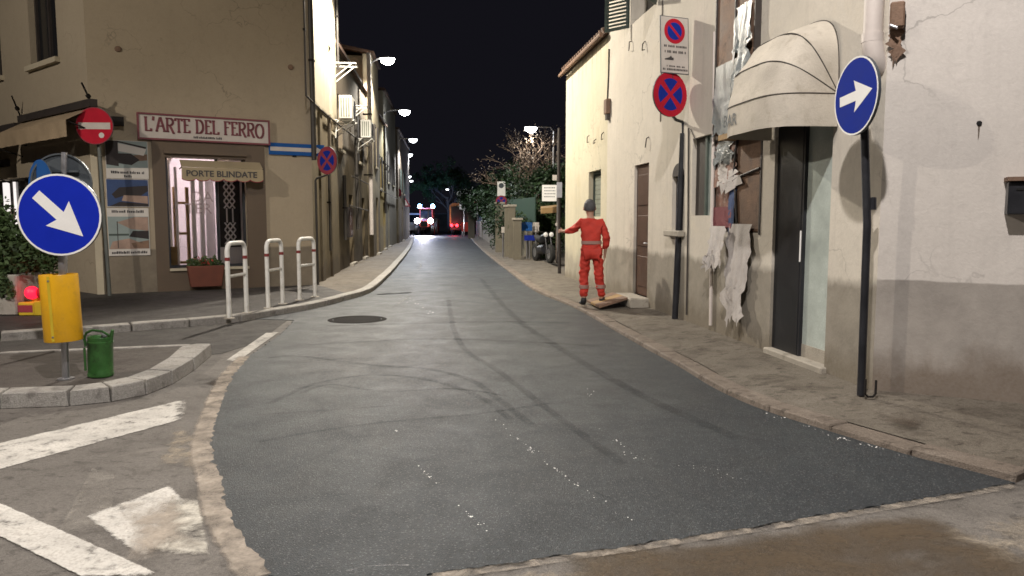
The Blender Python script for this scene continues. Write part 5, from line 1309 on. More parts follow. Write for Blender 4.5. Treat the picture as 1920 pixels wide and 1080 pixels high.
# ================================================================ end of the street
# road works tractor with blue beacons, facing the viewer
def wheel(mbt, mbr, M, r, w_):
    mbt.lathe([(r * .55, -w_ / 2), (r * .92, -w_ / 2), (r, -w_ * .35), (r, w_ * .35), (r * .92, w_ / 2), (r * .55, w_ / 2), (r * .55, -w_ / 2)], 20, M); mbr.lathe([(0, w_ * .3), (r * .3, w_ * .3), (r * .56, w_ * .42), (r * .56, -w_ * .42), (0, -w_ * .3)], 16, M)
ty = 69.0; tc = D(796, 432, ty); tx = tc.x; tz = 0.02
tr = thing('tractor', (tx, ty, tz), 'red road-works tractor with blue beacons and dazzling headlights down the street', 'tractor')
MB().box8([Vector((tx + x, ty + y, z)) for x, y, z in ((-.38, -.4, .75), (.38, -.4, .75), (.42, 1.4, .75), (-.42, 1.4, .75), (-.33, -.35, 1.4), (.33, -.35, 1.4), (.4, 1.4, 1.55), (-.4, 1.4, 1.55))]).build('hood', 'tractor_red', tr, bevel=.05)
MB().box((tx - .34, ty - .45, .85), (tx + .34, ty - .401, 1.3)).build('grille', 'iron_dark', tr)
cabm = MB()
for x in (-.62, .62):
    for y in (1.4, 2.7): cabm.tube([(tx + x, ty + y, .9), (tx + x * .92, ty + y, 2.45)], .05, 6)
cabm.build('cab_frame', 'tractor_red', tr); MB().box((tx - .58, ty + 1.42, 1.45), (tx + .58, ty + 2.68, 2.4)).build('cab_glass', 'glass_dark', tr)
MB().box((tx - .72, ty + 1.3, 2.45), (tx + .72, ty + 2.8, 2.56)).build('cab_roof', 'tractor_red', tr, bevel=.03)
for x, y, r_w, w_ in ((-.75, .2, .45, .3), (.75, .2, .45, .3), (-.85, 2.2, .8, .42), (.85, 2.2, .8, .42)):
    a_, b_ = MB(), MB(); wheel(a_, b_, Matrix.Translation((tx + x, ty + y, tz + r_w)) @ Matrix.Rotation(R(90), 4, 'Y'), r_w, w_)
    wt = a_.build('wheel', 'rubber', tr, True); b_.build('rim', 'tractor_red', wt, True)
for x in (-.62, .62):
    MB().lathe([(0, .08), (.14, .06), (.24, .0), (.24, -.06)], 16, basis((tx + x, ty - .46, 1.35), (1, 0, 0))).build('headlight', 'headlight_glow', tr)
    MB().box((tx + x - .03, ty - .4, .6), (tx + x + .03, ty - .3, 1.25)).build('light_stay', 'iron_dark', tr)
    MB().lathe([(.14, 0), (.18, .02), (.18, .22), (.10, .34), (0, .36)], 14, Matrix.Translation((tx + x, ty + 1.6, 2.57))).build('beacon', 'beacon_glow', tr)
MB().tube([(tx + .3, ty + .5, 1.4), (tx + .3, ty + .5, 2.3)], .05, 8).build('exhaust', 'iron_dark', tr)
light((tx, ty - .8, 1.3), 2600, (1, .93, .95), tr, 100, .6, (0, -1, -.25), .2, 'headlight_beam')
light((tx - .3, ty + 1.0, 3.1), 900, (.2, .4, 1), tr, None, size=.15, name='beacon_light')
# truck seen from behind
uy = 70; uc = D(858, 430, uy); ux = uc.x + .4
tk = thing('truck', (ux, uy, 0), 'tarpaulined orange-brown truck seen from behind with red tail lights', 'truck')
bt = MB(); prof = [(-1.15, .95), (1.15, .95), (1.15, 2.75), (.9, 3.0), (0, 3.1), (-.9, 3.0), (-1.15, 2.75)]
bt.prism([(x, z) for x, z in prof], -5, 0, basis((ux, uy, 0), (1, 0, 0))); bt.build('tarpaulin', 'truck_orange', tk)
MB().prism([(-1.0, 1.0), (1.0, 1.0), (1.0, 2.7), (-1.0, 2.7)], .002, .02, basis((ux, uy, 0), (1, 0, 0))).build('rear_flap', 'truck_dark', tk)
MB().box((ux - 1.1, uy - .1, .5), (ux + 1.1, uy + .1, .72)).build('bumper', 'truck_dark', tk); MB().box((ux - .5, uy, .55), (ux + .5, uy + 6.5, .94)).build('chassis', 'truck_dark', tk); MB().box((ux - 1.1, uy + 5.1, .6), (ux + 1.1, uy + 6.9, 2.7)).build('cab', 'truck_orange', tk, bevel=.08)
for x in (-.9, .9):
    for y in (1.2, 5.8):
        a_, b_ = MB(), MB(); wheel(a_, b_, Matrix.Translation((ux + x, uy + y, .5)) @ Matrix.Rotation(R(90), 4, 'Y'), .5, .35); wt = a_.build('wheel', 'rubber', tk, True); b_.build('rim', 'galvanised', wt, True)
for x in (-.95, -.45, .8): MB().lathe([(0, .05), (.10, .04), (.14, 0)], 12, basis((ux + x, uy - .11, .92), (1, 0, 0))).build('tail_light', 'tail_glow', tk)
light((ux - .7, uy - .4, .9), 40, (1, .05, .05), tk, None, size=.1, name='tail_lamp_light')
# red and white barrier beside the truck
by_ = D(873, 430, 64)
br = thing('road_barrier', (by_.x, 64, 0), 'red road-works barrier standing beside the truck', 'barrier')
MB().box((by_.x - .35, 63.97, .45), (by_.x + .35, 64.03, 1.25)).build('panel', 'workwear_red', br); 
for x in (-.28, .28): MB().tube([(by_.x + x, 63.8, 0), (by_.x + x, 64, .5), (by_.x + x, 64.2, 0)], .025, 6).build('leg', 'galvanised', br)
# white van and pale wall behind the tractor
vx = D(774, 404, 74).x
vn = thing('white_van', (vx, 74, 0), 'white van half hidden beside the tractor', 'van')
MB().box8([Vector((vx + x, 74 + y, z)) for x, y, z in ((-.9, 0, .4), (.9, 0, .4), (.9, 4.6, .4), (-.9, 4.6, .4), (-.75, .9, 2.1), (.75, .9, 2.1), (.8, 4.6, 2.1), (-.8, 4.6, 2.1))]).build('body', 'panel_white', vn, bevel=.08)
MB().box8([Vector((vx + x, 74 + y, z)) for x, y, z in ((-.78, .35, 1.2), (.78, .35, 1.2), (.78, .5, 1.2), (-.78, .5, 1.2), (-.66, .72, 1.95), (.66, .72, 1.95), (.66, .85, 1.95), (-.66, .85, 1.95))]).build('windscreen', 'glass_dark', vn)
for x in (-.8, .8):
    for y in (.9, 3.8):
        a_, b_ = MB(), MB(); wheel(a_, b_, Matrix.Translation((vx + x, 74 + y, .33)) @ Matrix.Rotation(R(90), 4, 'Y'), .33, .2); wt = a_.build('wheel', 'rubber', vn, True); b_.build('rim', 'galvanised', wt, True)
pw = thing('far_wall', (-7, 92, 0), 'pale plastered wall closing the view behind the tractor', 'wall')
MB().box((-16, 92, 0), (-3.6, 92.3, 2.1)).build('wall', 'cream_street_plaster', pw); MB().box((-16, 91.95, 2.1), (-3.55, 92.35, 2.2)).build('coping', 'step_stone', pw)

# ================================================================ right side beyond the low house
# low garden wall, green fence cloth, gate piers
gl = [Vector((.75, 27.5)), Vector((-.1, 31)), Vector((-1.4, 45)), Vector((-2.7, 62)), Vector((-5.5, 95))]
gw = thing('garden_wall', (gl[0].x, gl[0].y, 0), 'low stained garden wall along the right pavement', 'wall')
gf = thing('garden_fence', (gl[0].x, gl[0].y, 1.0), 'dark green mesh fence standing on the low garden wall', 'fence')
for a, b in zip(gl, gl[1:]):
    d_ = (b - a).normalized(); n_ = Vector((d_.y, -d_.x))
    q = [a, b, b + n_ * .25, a + n_ * .25]
    MB().prism([(p.x, p.y) for p in q], 0, 1.25).build('wall', 'grey_wall_plaster', gw)
    q = [a - n_ * .03, b - n_ * .03, b + n_ * .28, a + n_ * .28]; MB().prism([(p.x, p.y) for p in q], 1.25, 1.31).build('coping', 'step_stone', gw)
    q = [a + n_ * .11, b + n_ * .11, b + n_ * .13, a + n_ * .13]; MB().prism([(p.x, p.y) for p in q], 1.31, 2.35).build('mesh_cloth', 'fence_green', gf)
    m = int((b - a).length / 3)
    for k in range(m):
        p = a.lerp(b, k / m) + n_ * .12; MB().tube([(p.x, p.y, 1.31), (p.x, p.y, 2.45)], .03, 6).build('post', 'fence_green', gf)
def pier(px, y_, h, w_, label):
    c_ = D(px, 470, y_); t_ = thing('gate_pier', (c_.x, y_, 0), label, 'pier', 'gate piers')
    MB().box((c_.x - w_ / 2, y_ - w_ / 2, 0), (c_.x + w_ / 2, y_ + w_ / 2, h)).build('shaft', 'grey_wall_plaster', t_, bevel=.01); MB().box((c_.x - w_ / 2 - .05, y_ - w_ / 2 - .05, h), (c_.x + w_ / 2 + .05, y_ + w_ / 2 + .05, h + .08)).build('cap', 'step_stone', t_, bevel=.01)
pier(937, 33, 2.2, .38, 'grey gate pier under the small no-stopping sign'); pier(953, 29, 2.0, .3, 'slim grey gate pier left of its twin'); pier(960, 28, 2.0, .26, 'slim grey gate pier between the other two'); pier(970, 26.8, 1.5, .3, 'short pale gate pier beside the motorcycle'); pier(884, 58, 2.0, .5, 'far gate pier beside the white panel sign')
def panel_sign(px, py, wpx, hpx, y_, label, mat='sign_white', base=0.1, lines=0, extra=None, postmat='galvanised', px_post=None):
    c_ = D(px, py, y_); w_ = wpx * y_ / F; h_ = hpx * y_ / F; pxx = D(px_post, py, y_).x if px_post else c_.x
    t_ = thing('notice_sign', (pxx, y_ + .06, base), label, 'sign')
    MB().tube([(pxx, y_ + .06, base), (pxx, y_ + .06, c_.z + h_ * .45)], .03, 8).build('post', postmat, t_)
    if px_post: MB().tube([(pxx, y_ + .05, c_.z), (c_.x, y_ + .03, c_.z)], .02, 6).build('bracket', postmat, t_)
    M_ = basis(c_, (1, 0, 0)); MB().prism([(-w_ / 2, -h_ / 2), (w_ / 2, -h_ / 2), (w_ / 2, h_ / 2), (-w_ / 2, h_ / 2)], -.03, 0, M_).build('panel', mat, t_)
    r_ = random.Random(int(px)); 
    for k in range(lines):
        mb = MB(); yy = h_ * (.30 - .55 * k / max(1, lines - 1)); x = -w_ * .36
        while x < w_ * .36: a = r_.uniform(.04, .10) * w_; mb.prism([(x, yy), (x + a, yy), (x + a, yy + h_ * .05), (x, yy + h_ * .05)], .001, .004, M_); x += a + w_ * .03
        mb.build('text_line', 'sign_back_grey', t_)
    return t_, M_, w_, h_
panel_sign(1030, 362, 27, 30, 25, 'square white notice sign beside the motorcycle', lines=4, px_post=1046)
t_, M_, w_, h_ = panel_sign(940, 354, 15, 27, 33.4, 'small white parking panel over a no-stopping disc before the hedge', base=2.2)
MB().prism(circ(w_ * .32, 20, 0, h_ * .22), .001, .003, M_).build('dark_disc', 'sign_back_grey', t_)
no_stopping(basis(D(940, 377, 33.35), (1, 0, 0)), .25, t_, 'sign_red_dull', 'sign_blue_deep')
panel_sign(870, 374, 17, 24, 62, 'white panel sign on a post by the far kerb', lines=3)
t_, M_, w_, h_ = panel_sign(870, 390, 17, 5, 61.9, 'narrow white plate below the far white panel sign')
panel_sign(988, 425, 20, 16, 27, 'blue information plate behind the motorcycle', 'sign_blue_pale', lines=1); panel_sign(993, 446, 20, 10, 26.8, 'low dark blue plate behind the motorcycle', 'sign_blue_deep')
panel_sign(1005, 426, 11, 18, 27.2, 'small worn white plate behind the motorcycle', 'sign_white_worn', lines=2)
panel_sign(943, 431, 6, 11, 27.6, 'small white plate on the slim gate pier', 'sign_white_worn')
panel_sign(1040, 333, 8, 10, 24.5, 'tiny white plate high on the pole by the house end', 'sign_white_worn', px_post=1047)
def tri_sign(px, py, y_, r_t, label, base=.1):
    c_ = D(px, py, y_); t_ = thing('warning_sign', (c_.x, y_ + .05, base), label, 'road sign', 'triangular warning signs')
    MB().tube([(c_.x, y_ + .05, base), (c_.x, y_ + .05, c_.z + r_t * .6)], .03, 8).build('post', 'galvanised', t_)
    M_ = basis(c_, (1, 0, 0)); tri = lambda k: [(k * math.cos(R(90 + 120 * i)), k * math.sin(R(90 + 120 * i))) for i in range(3)]
    MB().prism(tri(r_t), -.02, 0, M_).build('plate', 'sign_back_grey', t_); MB().prism(tri(r_t), .001, .003, M_).build('red_face', 'sign_red_dull', t_); MB().prism(tri(r_t * .66), .004, .006, M_).build('white_field', 'sign_white_worn', t_); MB().prism([(-.03, -.1), (.03, -.1), (.03, .15), (-.03, .15)], .007, .009, M_).build('symbol', 'sign_text', t_)
tri_sign(895, 374, 52, .42, 'triangular warning sign by the garden wall'); tri_sign(759, 381, 52, .45, 'triangular warning sign on the left pavement', .1)
c_ = D(743, 361, 45); fs_ = thing('no_stopping_sign', (c_.x + .0, 45.05, .1), 'dull red round sign far along the left pavement', 'road sign')
MB().tube([(c_.x, 45.06, .1), (c_.x, 45.06, c_.z + .2)], .03, 8).build('post', 'galvanised', fs_); no_stopping(basis(c_, (1, 0, 0)), .32, fs_, 'sign_red_dull', 'sign_red_dull')
# tan canopy board behind the motorcycle
c_ = D(1030, 394, 25.6)
tb = thing('timber_canopy', (c_.x + .3, 25.6, 0), 'small tan timber canopy board behind the motorcycle', 'canopy')
MB().box8([Vector((c_.x + x, 25.6 + y, c_.z + z)) for x, y, z in ((-.28, 0, -.12), (.35, 0, -.08), (.35, .6, -.0), (-.28, .6, -.04), (-.28, 0, .06), (.35, 0, .12), (.35, .6, .2), (-.28, .6, .14))]).build('board', 'plank_wood', tb); MB().tube([(c_.x + .3, 25.9, 0), (c_.x + .3, 25.9, c_.z)], .05, 8).build('post', 'bark', tb)
# pole at the end of the low house
c_ = D(1049, 512, 19.6)
up_ = thing('utility_pole', (c_.x, 19.6, .1), 'slim weathered utility pole at the end of the low cream house', 'pole')
MB().tube([(c_.x, 19.6, .0), (c_.x - .04, 19.6, 3.3), (c_.x - .03, 19.6, 3.9)], [.045, .045, .04], 10).build('pole', 'old_wood_dark', up_, True); MB().box((c_.x - .09, 19.52, 2.1), (c_.x + .05, 19.56, 2.5)).build('plate', 'galvanised', up_)
# motorcycle, seen from the front quarter
my = 24.8; mcx = D(1018, 492, my).x
mo = thing('motorcycle', (mcx, my, .1), 'black motorcycle parked behind the low cream house', 'motorcycle')
Mm = Matrix.Translation((mcx, my, .1)) @ Matrix.Rotation(R(18), 4, 'Z')     # local -y is forward
for y in (-.68, .68):
    a_, b_ = MB(), MB(); wheel(a_, b_, Mm @ Matrix.Translation((0, y, .31)) @ Matrix.Rotation(R(90), 4, 'Y'), .31, .13); wt = a_.build('wheel', 'rubber', mo, True); b_.build('rim', 'galvanised', wt, True)
def mtube(pts, r, nm, mat, n=8): MB().tube([Mm @ Vector(p) for p in pts], r, n).build(nm, mat, mo, True)
for x in (-.09, .09): mtube([(x, -.68, .31), (x, -.42, .95)], .025, 'fork', 'charcoal_metal')
mtube([(-.34, -.30, 1.05), (-.12, -.42, 1.0), (.12, -.42, 1.0), (.34, -.30, 1.05)], .015, 'handlebar', 'iron_dark')
mtube([(0, -.42, .9), (0, -.2, .8), (0, .15, .74)], [.09, .17, .12], 'tank', 'black_paint', 12); mtube([(0, .1, .76), (0, .4, .76), (0, .75, .86)], [.12, .13, .06], 'seat', 'rubber', 10); mtube([(0, -.25, .45), (0, .2, .42)], [.16, .17], 'engine', 'charcoal_metal', 10)
mtube([(.14, -.1, .3), (.16, .4, .32), (.16, .85, .42)], .05, 'exhaust', 'charcoal_metal'); mtube([(0, -.4, .9), (0, .1, .5), (0, .68, .31)], .03, 'frame', 'iron_dark')
for x in (-.1, .1): MB().lathe([(0, .05), (.07, .03), (.08, 0)], 12, Mm @ basis((x, -.52, .93), (1, 0, 0))).build('headlight', 'sign_white', mo)
for x in (-.32, .32): mtube([(x, -.32, 1.06), (x * 1.1, -.35, 1.22)], .012, 'mirror_stalk', 'iron_dark', 6); MB().lathe([(0, .01), (.06, .005), (.06, -.01), (0, -.02)], 10, Mm @ basis((x * 1.1, -.36, 1.26), (1, 0, 0))).build('mirror', 'sign_white_worn', mo)

# trees and hedges
def tree(px, y_, h, label, leaf, n_leaf, seed, spread=1.4, bare=False, trunk_r=.14, crown=.45, name='street_tree', leafsize=.07):
    r_ = random.Random(seed); b = D(px, 470, y_); base = Vector((b.x, y_, 0)); t_ = thing(name, base, label, 'tree')
    top = base + Vector((r_.uniform(-.2, .2), 0, h * crown))
    MB().tube([base, base.lerp(top, .5) + Vector((.05, 0, 0)), top], [trunk_r, trunk_r * .8, trunk_r * .6], 10).build('trunk', 'bark', t_, True)
    limbs = MB(); tips = []
    def grow(p, d_, L, r, lev):
        q = p + d_ * L * .5 + Vector((r_.gauss(0, .06), r_.gauss(0, .06), r_.gauss(0, .05))) * L; e = p + d_ * L
        limbs.tube([p, q, e], [r, r * .8, r * .6], 5 if lev < 2 else 3, cap=False); tips.append((e, lev))
        if lev < 4:
            for k in range(3 if lev < 2 else 2 + (1 if bare else 0)):
                a = Vector((r_.gauss(0, 1), r_.gauss(0, 1), r_.gauss(0, .8) + .25)).normalized(); nd = (d_ + a * .85).normalized(); grow(e if k else q, nd, L * r_.uniform(.55, .8), r * .55, lev + 1)
    for k in range(6):
        a = 2 * math.pi * k / 6 + r_.uniform(-.3, .3); grow(base.lerp(top, r_.uniform(.6, 1)), Vector((math.cos(a) * spread, math.sin(a) * spread, r_.uniform(.7, 1.6))).normalized(), h * .22, trunk_r * .45, 0)
    limbs.build('limbs', 'bark', t_)
    mb = MB()
    ends = [e for e, l_ in tips if l_ >= 2]
    for k in range(n_leaf):
        e = r_.choice(ends); p = e + Vector((r_.gauss(0, .16), r_.gauss(0, .16), r_.gauss(0, .13))); s = leafsize * r_.uniform(.5, 1.4)
        u = Vector((r_.gauss(0, 1), r_.gauss(0, 1), r_.gauss(0, 1))).normalized(); v_ = u.orthogonal().normalized()
        mb.add([p - u * s, p + v_ * s * .5, p + u * s, p - v_ * s * .5], [(0, 1, 2, 3)])
    mb.build('crown', leaf, t_)
    return t_
tree(1014, 33.7, 5.9, 'bare-twigged tree lit by the post lamp behind the low house', 'leaf_pale', 1500, 4, 1.0, True, .16, .45, leafsize=.05)
tree(990, 37.5, 4.9, 'dark leafy tree behind the gate piers', 'leaf_dark', 9000, 9, 1.5, leafsize=.085)
tree(958, 41, 4.6, 'dark leafy tree left of the others behind the garden wall', 'leaf_dark', 9000, 12, 1.6, leafsize=.09)
tree(1030, 30, 4.2, 'dark evergreen close behind the low cream house', 'leaf_dark', 8000, 15, 1.4, leafsize=.075)
tree(842, 78, 8.5, 'tall dim tree far behind the truck', 'leaf_mid', 6000, 18, 1.3, leafsize=.13, trunk_r=.2)
tree(915, 56, 5.5, 'dark tree over the far garden wall', 'leaf_dark', 8000, 22, 1.4, leafsize=.11)
def hedge(px, y_, rad, n, label, seed, leaf='leaf_dark'):
    b = D(px, 470, y_); t_ = thing('hedge_bush', (b.x, y_, 0), label, 'bush', 'bushes behind the gate piers'); mb = MB()
    leaves(mb, n, (b.x, y_, rad[2] * .95), rad, .075, seed, 26); mb.build('foliage', leaf, t_)
    sm = MB(); r_ = random.Random(seed)
    for k in range(5): sm.tube([(b.x + r_.uniform(-.2, .2), y_ + r_.uniform(-.2, .2), 0), (b.x + r_.uniform(-.5, .5) * rad[0], y_, rad[2] * 1.4)], [.04, .015], 5)
    sm.build('stem', 'bark', t_)
hedge(985, 31.5, (1.1, .9, 1.6), 7000, 'rounded dark bush behind the slim gate piers', 31); hedge(1012, 29.5, (.9, .8, 1.3), 6000, 'dark bush between the gate piers and the notice sign', 32, 'leaf_mid'); hedge(946, 36.5, (1.0, .9, 1.5), 6000, 'dark bush behind the small parking panel', 33)

# ================================================================ things on the left foreground
# hoop railings
def railing():
    t_ = thing('hoop_railing', (0, 0, 0), 'x', 'railing', 'hoop railings along the kerb')
    L, H_, r = .61, 1.09, .034; c_ = .12
    pts = [(0, 0, 0), (0, 0, H_ - c_)] + [(0, c_ - c_ * math.cos(R(a)), H_ - c_ + c_ * math.sin(R(a))) for a in (20, 45, 70)] + [(0, c_, H_), (0, L - c_, H_)] + [(0, L - c_ + c_ * math.sin(R(a)), H_ - c_ + c_ * math.cos(R(a))) for a in (20, 45, 70)] + [(0, L, H_ - c_), (0, L, 0)]
    MB().tube(pts, r, 12).build('hoop', 'white_paint', t_, True)
    MB().tube([(0, r * .9, .61), (0, L - r * .9, .61)], .024, 10).build('crossbar', 'white_paint', t_, True)
    for y in (0, L):
        MB().lathe([(r + .0, .84), (r + .003, .842), (r + .003, .888), (r, .89)], 14, Matrix.Translation((0, y, 0))).build('red_band', 'band_red', t_, True)
        MB().lathe([(r, .012), (.075, .010), (.08, .0)], 14, Matrix.Translation((0, y, 0))).build('foot_plate', 'step_stone', t_, True)
    return t_
proto = railing()
spots = [((430, 597), (463, 587), 'white hoop railing with red bands nearest the side lane'), ((503, 578), (530, 570), 'white hoop railing with red bands, middle of three'), ((562, 563), (588, 557), 'white hoop railing with red bands nearest the no-stopping post')]
for i, (a, b, lb_) in enumerate(spots):
    o = proto if i == 0 else copy_tree(proto); pa, pb_ = G(*a, .1), G(*b, .1); o.location = pa; d_ = pb_ - pa; o.rotation_euler.z = math.atan2(d_.y, d_.x) - math.pi / 2; o['label'] = lb_
# green metal can with handle and spout
gc = G(182, 706, zi); gc = Vector((gc.x, gc.y + .06, zi - .012)); Mg = Matrix.Translation(gc) @ Matrix.Rotation(R(2), 4, 'Y') @ Matrix.Diagonal((.88, .88, 1, 1))
gr_ = thing('green_can', gc, 'dented green metal can with a handle on the traffic island', 'can')
MB().lathe([(0, .004), (.112, .004), (.122, .012), (.124, .03), (.118, .04), (.119, .30), (.124, .31), (.124, .325), (.117, .33), (.117, .365), (.112, .37), (.106, .36), (.106, .05), (0, .045)], 30, Mg).build('body', 'green_paint', gr_, True)
MB().lathe([(0, .318), (.106, .318)], 24, Mg).build('dark_contents', 'inner_dark', gr_)
hp = [gc + Vector((-.112, -.02, .28)), gc + Vector((-.115, -.03, .36)), gc + Vector((-.08, -.05, .41)), gc + Vector((-.02, -.06, .435)), gc + Vector((.05, -.03, .42)), gc + Vector((.10, .01, .37))]
MB().tube(hp, .011, 8).build('handle', 'green_paint', gr_, True); MB().tube([gc + Vector((.105, .0, .33)), gc + Vector((.125, -.01, .39)), gc + Vector((.14, -.02, .43))], [.022, .017, .015], 8).build('spout', 'green_paint', gr_, True)
MB().tube([gc + Vector((-.118, -.03, .27)), gc + Vector((-.118, -.03, .06))], .010, 6).build('side_bar', 'green_paint', gr_, True)
MB().tube([gc + Vector((.02, .03, .335)), gc + Vector((.05, .01, .38))], .025, 8).build('brush_head', 'sheet_grey', gr_)
# road works flashing lamp on its yellow battery boxes
fl_ = G(62, 592, .1); 
fb = thing('warning_lamp', fl_, 'red flashing road-works lamp on yellow battery boxes beside the planter', 'warning lamp')
MB().box((fl_.x - .22, fl_.y, .1), (fl_.x + .02, fl_.y + .2, .30)).build('battery_box', 'yellow_plastic_dark', fb, bevel=.012); MB().box((fl_.x + .03, fl_.y - .02, .1), (fl_.x + .24, fl_.y + .18, .32)).build('battery_box', 'yellow_plastic_dark', fb, bevel=.012); MB().box((fl_.x - .225, fl_.y - .003, .15), (fl_.x + .0, fl_.y - .001, .26)).build('red_label', 'sign_red_dull', fb)
for x, m_ in ((-.04, 'flash_red'), (.14, 'sign_red')): MB().lathe([(0, .09), (.05, .08), (.095, .03), (.10, 0), (.10, -.03), (.06, -.05)], 18, basis((fl_.x + x, fl_.y + .06, .44), (1, 0, 0))).build('lens', m_, fb, True)
MB().box((fl_.x - .06, fl_.y + .08, .30), (fl_.x + .18, fl_.y + .14, .42)).build('lamp_holder', 'yellow_plastic_dark', fb)
light((fl_.x - .04, fl_.y - .1, .46), .8, (1, .03, .06), fb, None, size=.05, name='flash_light')
# concrete planter with a drooping shrub
pc = G(5, 592, .1); pc = Vector((pc.x - .15, pc.y + .35, .1))
cp = thing('concrete_planter', pc, 'pale concrete planter with an overhanging shrub at the square', 'planter')
MB().box8([pc + Vector(v_) for v_ in ((-.42, -.35, 0), (.36, -.35, 0), (.36, .35, 0), (-.42, .35, 0), (-.48, -.4, .62), (.42, -.4, .62), (.42, .4, .62), (-.48, .4, .62))]).build('pot', 'concrete', cp, bevel=.02)
MB().box((pc.x - .40, pc.y - .32, pc.z + .55), (pc.x + .34, pc.y + .32, pc.z + .625)).build('soil', 'soil', cp)
mb = MB(); leaves(mb, 5200, pc + Vector((-.0, 0, 1.15)), (.62, .55, .75), .05, 41, 24); leaves(mb, 900, pc + Vector((.15, -.38, .55)), (.35, .15, .28), .045, 42, 8); mb.build('foliage', 'leaf_mid', cp)
sm = MB(); r_ = random.Random(4)
for k in range(9): sm.tube([pc + Vector((r_.uniform(-.2, .2), r_.uniform(-.2, .2), .6)), pc + Vector((r_.uniform(-.5, .5), r_.uniform(-.4, .4), 1.6))], [.018, .006], 5)
sm.build('stem', 'bark', cp)

# ================================================================ the worker
def skin_mesh(verts, edges, root, sub=2):
    """grow a surface round a skeleton and return it as plain geometry in world metres"""
    me = bpy.data.meshes.new('sk'); me.from_pydata([v[0] for v in verts], edges, []); o = bpy.data.objects.new('sk', me); C.objects.link(o)
    m = o.modifiers.new('skin', 'SKIN'); m.use_smooth_shade = True
    s = o.modifiers.new('sub', 'SUBSURF'); s.levels = sub; s.render_levels = sub
    lay = me.skin_vertices[0].data
    for i, (co_, r) in enumerate(verts):
        lay[i].radius = r if isinstance(r, tuple) else (r, r); lay[i].use_root = (i == root)
    dg = bpy.context.evaluated_depsgraph_get(); e = bpy.data.meshes.new_from_object(o.evaluated_get(dg))
    mb = MB(); mb.add([v.co.copy() for v in e.vertices], [tuple(p.vertices) for p in e.polygons])
    bpy.data.objects.remove(o); bpy.data.meshes.remove(me); bpy.data.meshes.remove(e)
    return mb
wp = G(1108, 574, .085); PW = thing('person', wp, 'worker in orange-red overalls with pale bands, one arm out to the house end', 'person')
def wv(x, y, z): return tuple(wp + Vector((x, y, z)))
# seen from behind, mid-stride; x to the right, y away from the viewer
J = dict(pel=(0, 0, .93), waist=(0, .01, 1.08), chest=(-.01, .03, 1.30), neckb=(-.015, .04, 1.46), neck=(-.02, .055, 1.52), head0=(-.03, .065, 1.60), head1=(-.03, .07, 1.68),
         shL=(-.175, .03, 1.41), elL=(-.30, .12, 1.27), wrL=(-.44, .30, 1.25), paL=(-.485, .35, 1.25),
         shR=(.165, .03, 1.40), elR=(.25, -.02, 1.14), wrR=(.235, .06, .91), paR=(.23, .08, .83),
         hiL=(-.095, 0, .90), knL=(-.12, .05, .50), anL=(-.125, -.02, .09), hiR=(.095, 0, .90), knR=(.135, .02, .50), anR=(.195, .10, .09))
def chain(names, rads, M_=None): return [(wv(*J[n]), r) for n, r in zip(names, rads)]
nm = ['pel', 'waist', 'chest', 'neckb', 'neck', 'head0', 'head1', 'shL', 'elL', 'wrL', 'paL', 'shR', 'elR', 'wrR', 'paR', 'hiL', 'knL', 'anL', 'hiR', 'knR', 'anR']
rd = [(.14, .11), (.135, .10), (.155, .11), .07, .052, (.075, .09), (.072, .088), .062, .045, .030, (.036, .018), .062, .045, .030, (.036, .018), .085, .058, .042, .085, .058, .042]
ed = [(0, 1), (1, 2), (2, 3), (3, 4), (4, 5), (5, 6), (2, 7), (7, 8), (8, 9), (9, 10), (2, 11), (11, 12), (12, 13), (13, 14), (0, 15), (15, 16), (16, 17), (0, 18), (18, 19), (19, 20)]
vb = chain(nm, rd)
# five fingers on each hand, thumb leaving the side of the palm
def fingers(pi, dirv, side, spread, curl):
    base = Vector(vb[pi][0]); dv = Vector(dirv).normalized(); sv = Vector(side).normalized(); cv = Vector(curl).normalized()
    for k, L in enumerate((.058, .066, .07, .064)):
        a = base + dv * .035 + sv * (.027 - .018 * k); m_ = a + dv * L * .5 + cv * .008; e = a + dv * L * .9 + cv * .028
        n0 = len(vb); vb.extend([(tuple(a), .0095), (tuple(m_), .0088), (tuple(e), .0075)]); ed.extend([(pi, n0), (n0, n0 + 1), (n0 + 1, n0 + 2)])
    a = base + sv * .036 - dv * .01; e = a + sv * .022 + dv * .035; n0 = len(vb); vb.extend([(tuple(a), .011), (tuple(e), .009)]); ed.extend([(pi, n0), (n0, n0 + 1)])
fingers(10, (-.6, .65, .1), (0.1, .1, 1), 0, (.6, .5, -.1)); fingers(14, (-.05, .15, -1), (0, 1, .1), 0, (-1, 0, 0))
skin_mesh(vb, ed, 0).build('body', 'skin', PW, True)
jk = [(wv(0, 0, .82), (.175, .135)), (wv(*J['pel']), (.172, .135)), (wv(*J['waist']), (.165, .13)), (wv(*J['chest']), (.18, .135)), (wv(-.015, .04, 1.43), (.09, .085)), (wv(-.017, .045, 1.485), .078),
      (wv(*J['shL']), .085), (wv(*J['elL']), .066), (wv(-.41, .262, 1.25), .050), (wv(*J['shR']), .085), (wv(*J['elR']), .068), (wv(.236, .05, .945), .052)]
def folds(mb, a, sc, seed):
    mb.v = [v + Vector((mnoise.noise(Vector((v.x * sc, v.y * sc, v.z * sc * 1.6 + seed))), mnoise.noise(Vector((v.x * sc + 9, v.y * sc, v.z * sc * 1.6 + seed))), .4 * mnoise.noise(Vector((v.x * sc, v.y * sc + 5, v.z * sc))))) * a for v in mb.v]; return mb
folds(skin_mesh(jk, [(0, 1), (1, 2), (2, 3), (3, 4), (4, 5), (3, 6), (6, 7), (7, 8), (3, 9), (9, 10), (10, 11)], 0, 3), .022, 11, 1).build('jacket', 'workwear_red', PW, True)
